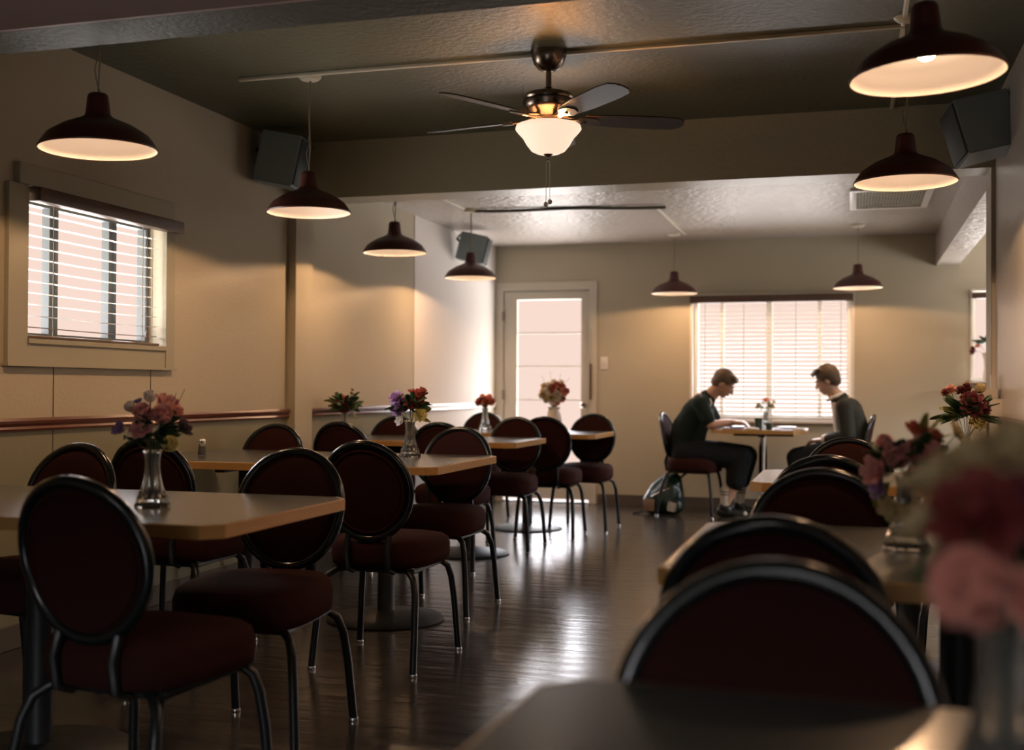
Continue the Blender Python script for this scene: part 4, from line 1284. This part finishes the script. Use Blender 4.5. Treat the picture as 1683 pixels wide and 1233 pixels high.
for s in (-1, 1):
    an = V(-0.985 + 0.05 * s, 9.93 + s * 0.11 - 0.02, 0.10)
    def sock(bm, an=an, s=s):
        chain(bm, [(an + V(0.005, 0, 0.13), 0.045), (an, 0.042)])
    sk = blob('sock', sock, SOCK, p1, 0.008, 1)
    bm = B()
    for dz in (0.095, 0.118):
        add_lathe(bm, [(0.046, -0.004), (0.048, 0), (0.046, 0.004)], 18, Matrix.Translation((an.x + 0.006, an.y, an.z + dz)))
    obj('sock_stripe', bm, TROUS, sk)
    def shoe(bm, an=an):
        chain(bm, [(an + V(-0.035, 0, -0.055), 0.042), (an + V(0.06, 0, -0.062), 0.040), (an + V(0.145, 0, -0.066), 0.034)])
        chain(bm, [(an + V(-0.01, 0, -0.01), 0.045), (an + V(0.02, 0, -0.03), 0.045)])
    so_ = blob('shoe', shoe, SHOE, p1, 0.008, 2)
    bm = B(); add_ball(bm, an + V(0.165, 0, -0.064), 1.0, s=(0.022, 0.032, 0.022), seg=12)
    obj('toe_cap', bm, SOCK, so_)
face_parts(p1, hc, HM, HAIRD, -0.004, 0.0)
bm = B(); add_tube(bm, [(-1.165, 9.815, 1.005), (-1.150, 9.80, 0.97), (-1.165, 9.79, 0.93)], 0.006, 8)
obj('collar_tag', bm, SHIRTW, p1)

# --- person on the right, upright, looking down at the lap, facing -X
p2 = thing('person', 'person in a dark grey jacket over a white collar, sitting with hands in lap', 'person', (0, 0, 0))
hc2 = V(-0.205, 9.93, 1.165)
HM2 = Matrix.Rotation(R(180), 3, 'Z') @ Matrix.Rotation(R(24), 3, 'Y')
def body2(bm):
    head(bm, hc2, HM2)
    chain(bm, [(V(-0.175, 9.93, 1.095), 0.056), (V(-0.115, 9.93, 1.005), 0.062)])
    chain(bm, [(V(-0.075, 9.93, 0.95), 0.10), (V(-0.01, 9.93, 0.78), 0.115), (V(0.03, 9.93, 0.60), 0.12)])
    for s in (-1, 1):
        sh = V(-0.075, 9.93 + s * 0.165, 0.955); el = V(-0.045, 9.93 + s * 0.225, 0.700); wr = V(-0.235, 9.93 + s * 0.07, 0.665)
        chain(bm, [(sh, 0.050), (el, 0.040), (wr, 0.026)])
        hand(bm, wr, V(-1, -0.35 * s, -0.10), V(0, 0, -1), s, 0.40)
        hip = V(0.01, 9.93 + s * 0.09, 0.555); kn = V(-0.455, 9.93 + s * 0.11, 0.520); an = V(-0.375 - 0.03 * s, 9.93 + s * 0.11, 0.10)
        chain(bm, [(hip, 0.090), (kn, 0.060), (kn + V(0.01, 0, -0.12), 0.055), (an, 0.036)])
blob('body', body2, SKINL, p2, 0.0055, 3)
def jack2(bm):
    chain(bm, [(V(-0.100, 9.93, 1.000), 0.079), (V(-0.035, 9.93, 0.90), 0.125), (V(0.005, 9.93, 0.76), 0.130), (V(0.025, 9.93, 0.61), 0.135)])
    for s in (-1, 1):
        chain(bm, [(V(-0.055, 9.93 + s * 0.09, 0.945), 0.082), (V(-0.068, 9.93 + s * 0.16, 0.940), 0.070), (V(-0.035, 9.93 + s * 0.225, 0.715), 0.060), (V(-0.195, 9.93 + s * 0.095, 0.675), 0.044)])
        chain(bm, [(V(-0.02, 9.93 + s * 0.08, 0.86), 0.115), (V(0.01, 9.93 + s * 0.08, 0.70), 0.120), (V(0.02, 9.93 + s * 0.07, 0.58), 0.125)])
blob('jacket', jack2, CLOTHG, p2, 0.009, 5)
def coll2(bm):
    pts = [V(-0.130 + 0.062 * math.cos(a) - 0.006, 9.93 + 0.064 * math.sin(a), 1.030 + 0.030 * math.cos(a)) for a in [2 * PI * k / 20 for k in range(20)]]
    add_tube(bm, pts, 0.016, 8, closed=True)
bm = B(); coll2(bm); obj('collar', bm, SHIRTW, p2)
def shf(bm):
    chain(bm, [(V(-0.138, 9.89, 0.975), 0.026), (V(-0.132, 9.88, 0.86), 0.030), (V(-0.115, 9.87, 0.74), 0.030)])
blob('shirt_front', shf, SHIRTW, p2, 0.009, 2)
bm = B()
for s in (-1, 1):
    a, b = V(-0.200, 9.93 + s * 0.092, 0.674), V(-0.232, 9.93 + s * 0.072, 0.668)
    add_tube(bm, [a, b], 0.040, 14)
obj('cuff', bm, SHIRTW, p2)
def trous2(bm):
    chain(bm, [(V(0.03, 9.86, 0.585), 0.115), (V(0.03, 10.0, 0.585), 0.115)])
    for s in (-1, 1):
        kn = V(-0.455, 9.93 + s * 0.115, 0.515)
        chain(bm, [(V(0.01, 9.93 + s * 0.09, 0.57), 0.108), (V(-0.22, 9.93 + s * 0.11, 0.555), 0.092), (kn, 0.078), (kn + V(0.02, 0, -0.14), 0.070), (V(-0.375 - 0.03 * s, 9.93 + s * 0.11, 0.14), 0.058)])
blob('trousers', trous2, TROUS, p2, 0.009, 4)
for s in (-1, 1):
    an = V(-0.375 - 0.03 * s, 9.93 + s * 0.11, 0.10)
    def shoe(bm, an=an):
        chain(bm, [(an + V(0.035, 0, -0.055), 0.042), (an + V(-0.06, 0, -0.062), 0.040), (an + V(-0.15, 0, -0.066), 0.034)])
        chain(bm, [(an + V(0.01, 0, -0.01), 0.045), (an + V(-0.02, 0, -0.03), 0.045)])
    blob('shoe', shoe, SHOE, p2, 0.008, 2)
face_parts(p2, hc2, HM2, HAIRD, 0.010, 0.014)

# ------------------------------------------------------------------ backpack
bk = thing('backpack', 'black-green backpack with two patches on the floor beside the leaning person', 'backpack', (-1.57, 9.86, 0), R(4))
def pk(bm):
    chain(bm, [(V(-0.10, -0.02, 0.075), 0.075), (V(0.10, -0.02, 0.085), 0.085)])
    chain(bm, [(V(-0.12, -0.01, 0.11), 0.060), (V(-0.06, 0.02, 0.22), 0.060), (V(0.02, 0.03, 0.29), 0.055), (V(0.10, 0.03, 0.295), 0.060), (V(0.115, 0.0, 0.10), 0.075)])
    chain(bm, [(V(-0.02, 0.0, 0.13), 0.115), (V(0.05, 0.02, 0.22), 0.105)])
blob('pack_body', pk, PACK, bk, 0.010, 6)
bm = B(); add_box(bm, (-0.115, -0.095, 0.085), (0.095, 0.012, 0.105), (R(-8), 0, R(-14)), bev=0.004)
obj('patch', bm, PATCHB, bk)
bm = B(); add_box(bm, (0.085, -0.112, 0.080), (0.080, 0.010, 0.090), (R(-8), R(12), R(6)), bev=0.018)
obj('badge', bm, PATCHW, bk)
bm = B(); add_tube(bm, [(-0.10, -0.085, 0.155), (-0.02, -0.110, 0.20), (0.06, -0.095, 0.235)], 0.006, 8)
obj('zip', bm, CHROME, bk)
bm = B(); add_tube(bm, [(0.13, 0.03, 0.30), (0.165, 0.04, 0.335), (0.20, 0.05, 0.36), (0.22, 0.05, 0.375)], 0.010, 8)
add_tube(bm, [(-0.16, -0.02, 0.03), (-0.20, -0.04, 0.012), (-0.26, -0.05, 0.008)], 0.008, 8)
obj('strap', bm, PACK, bk)
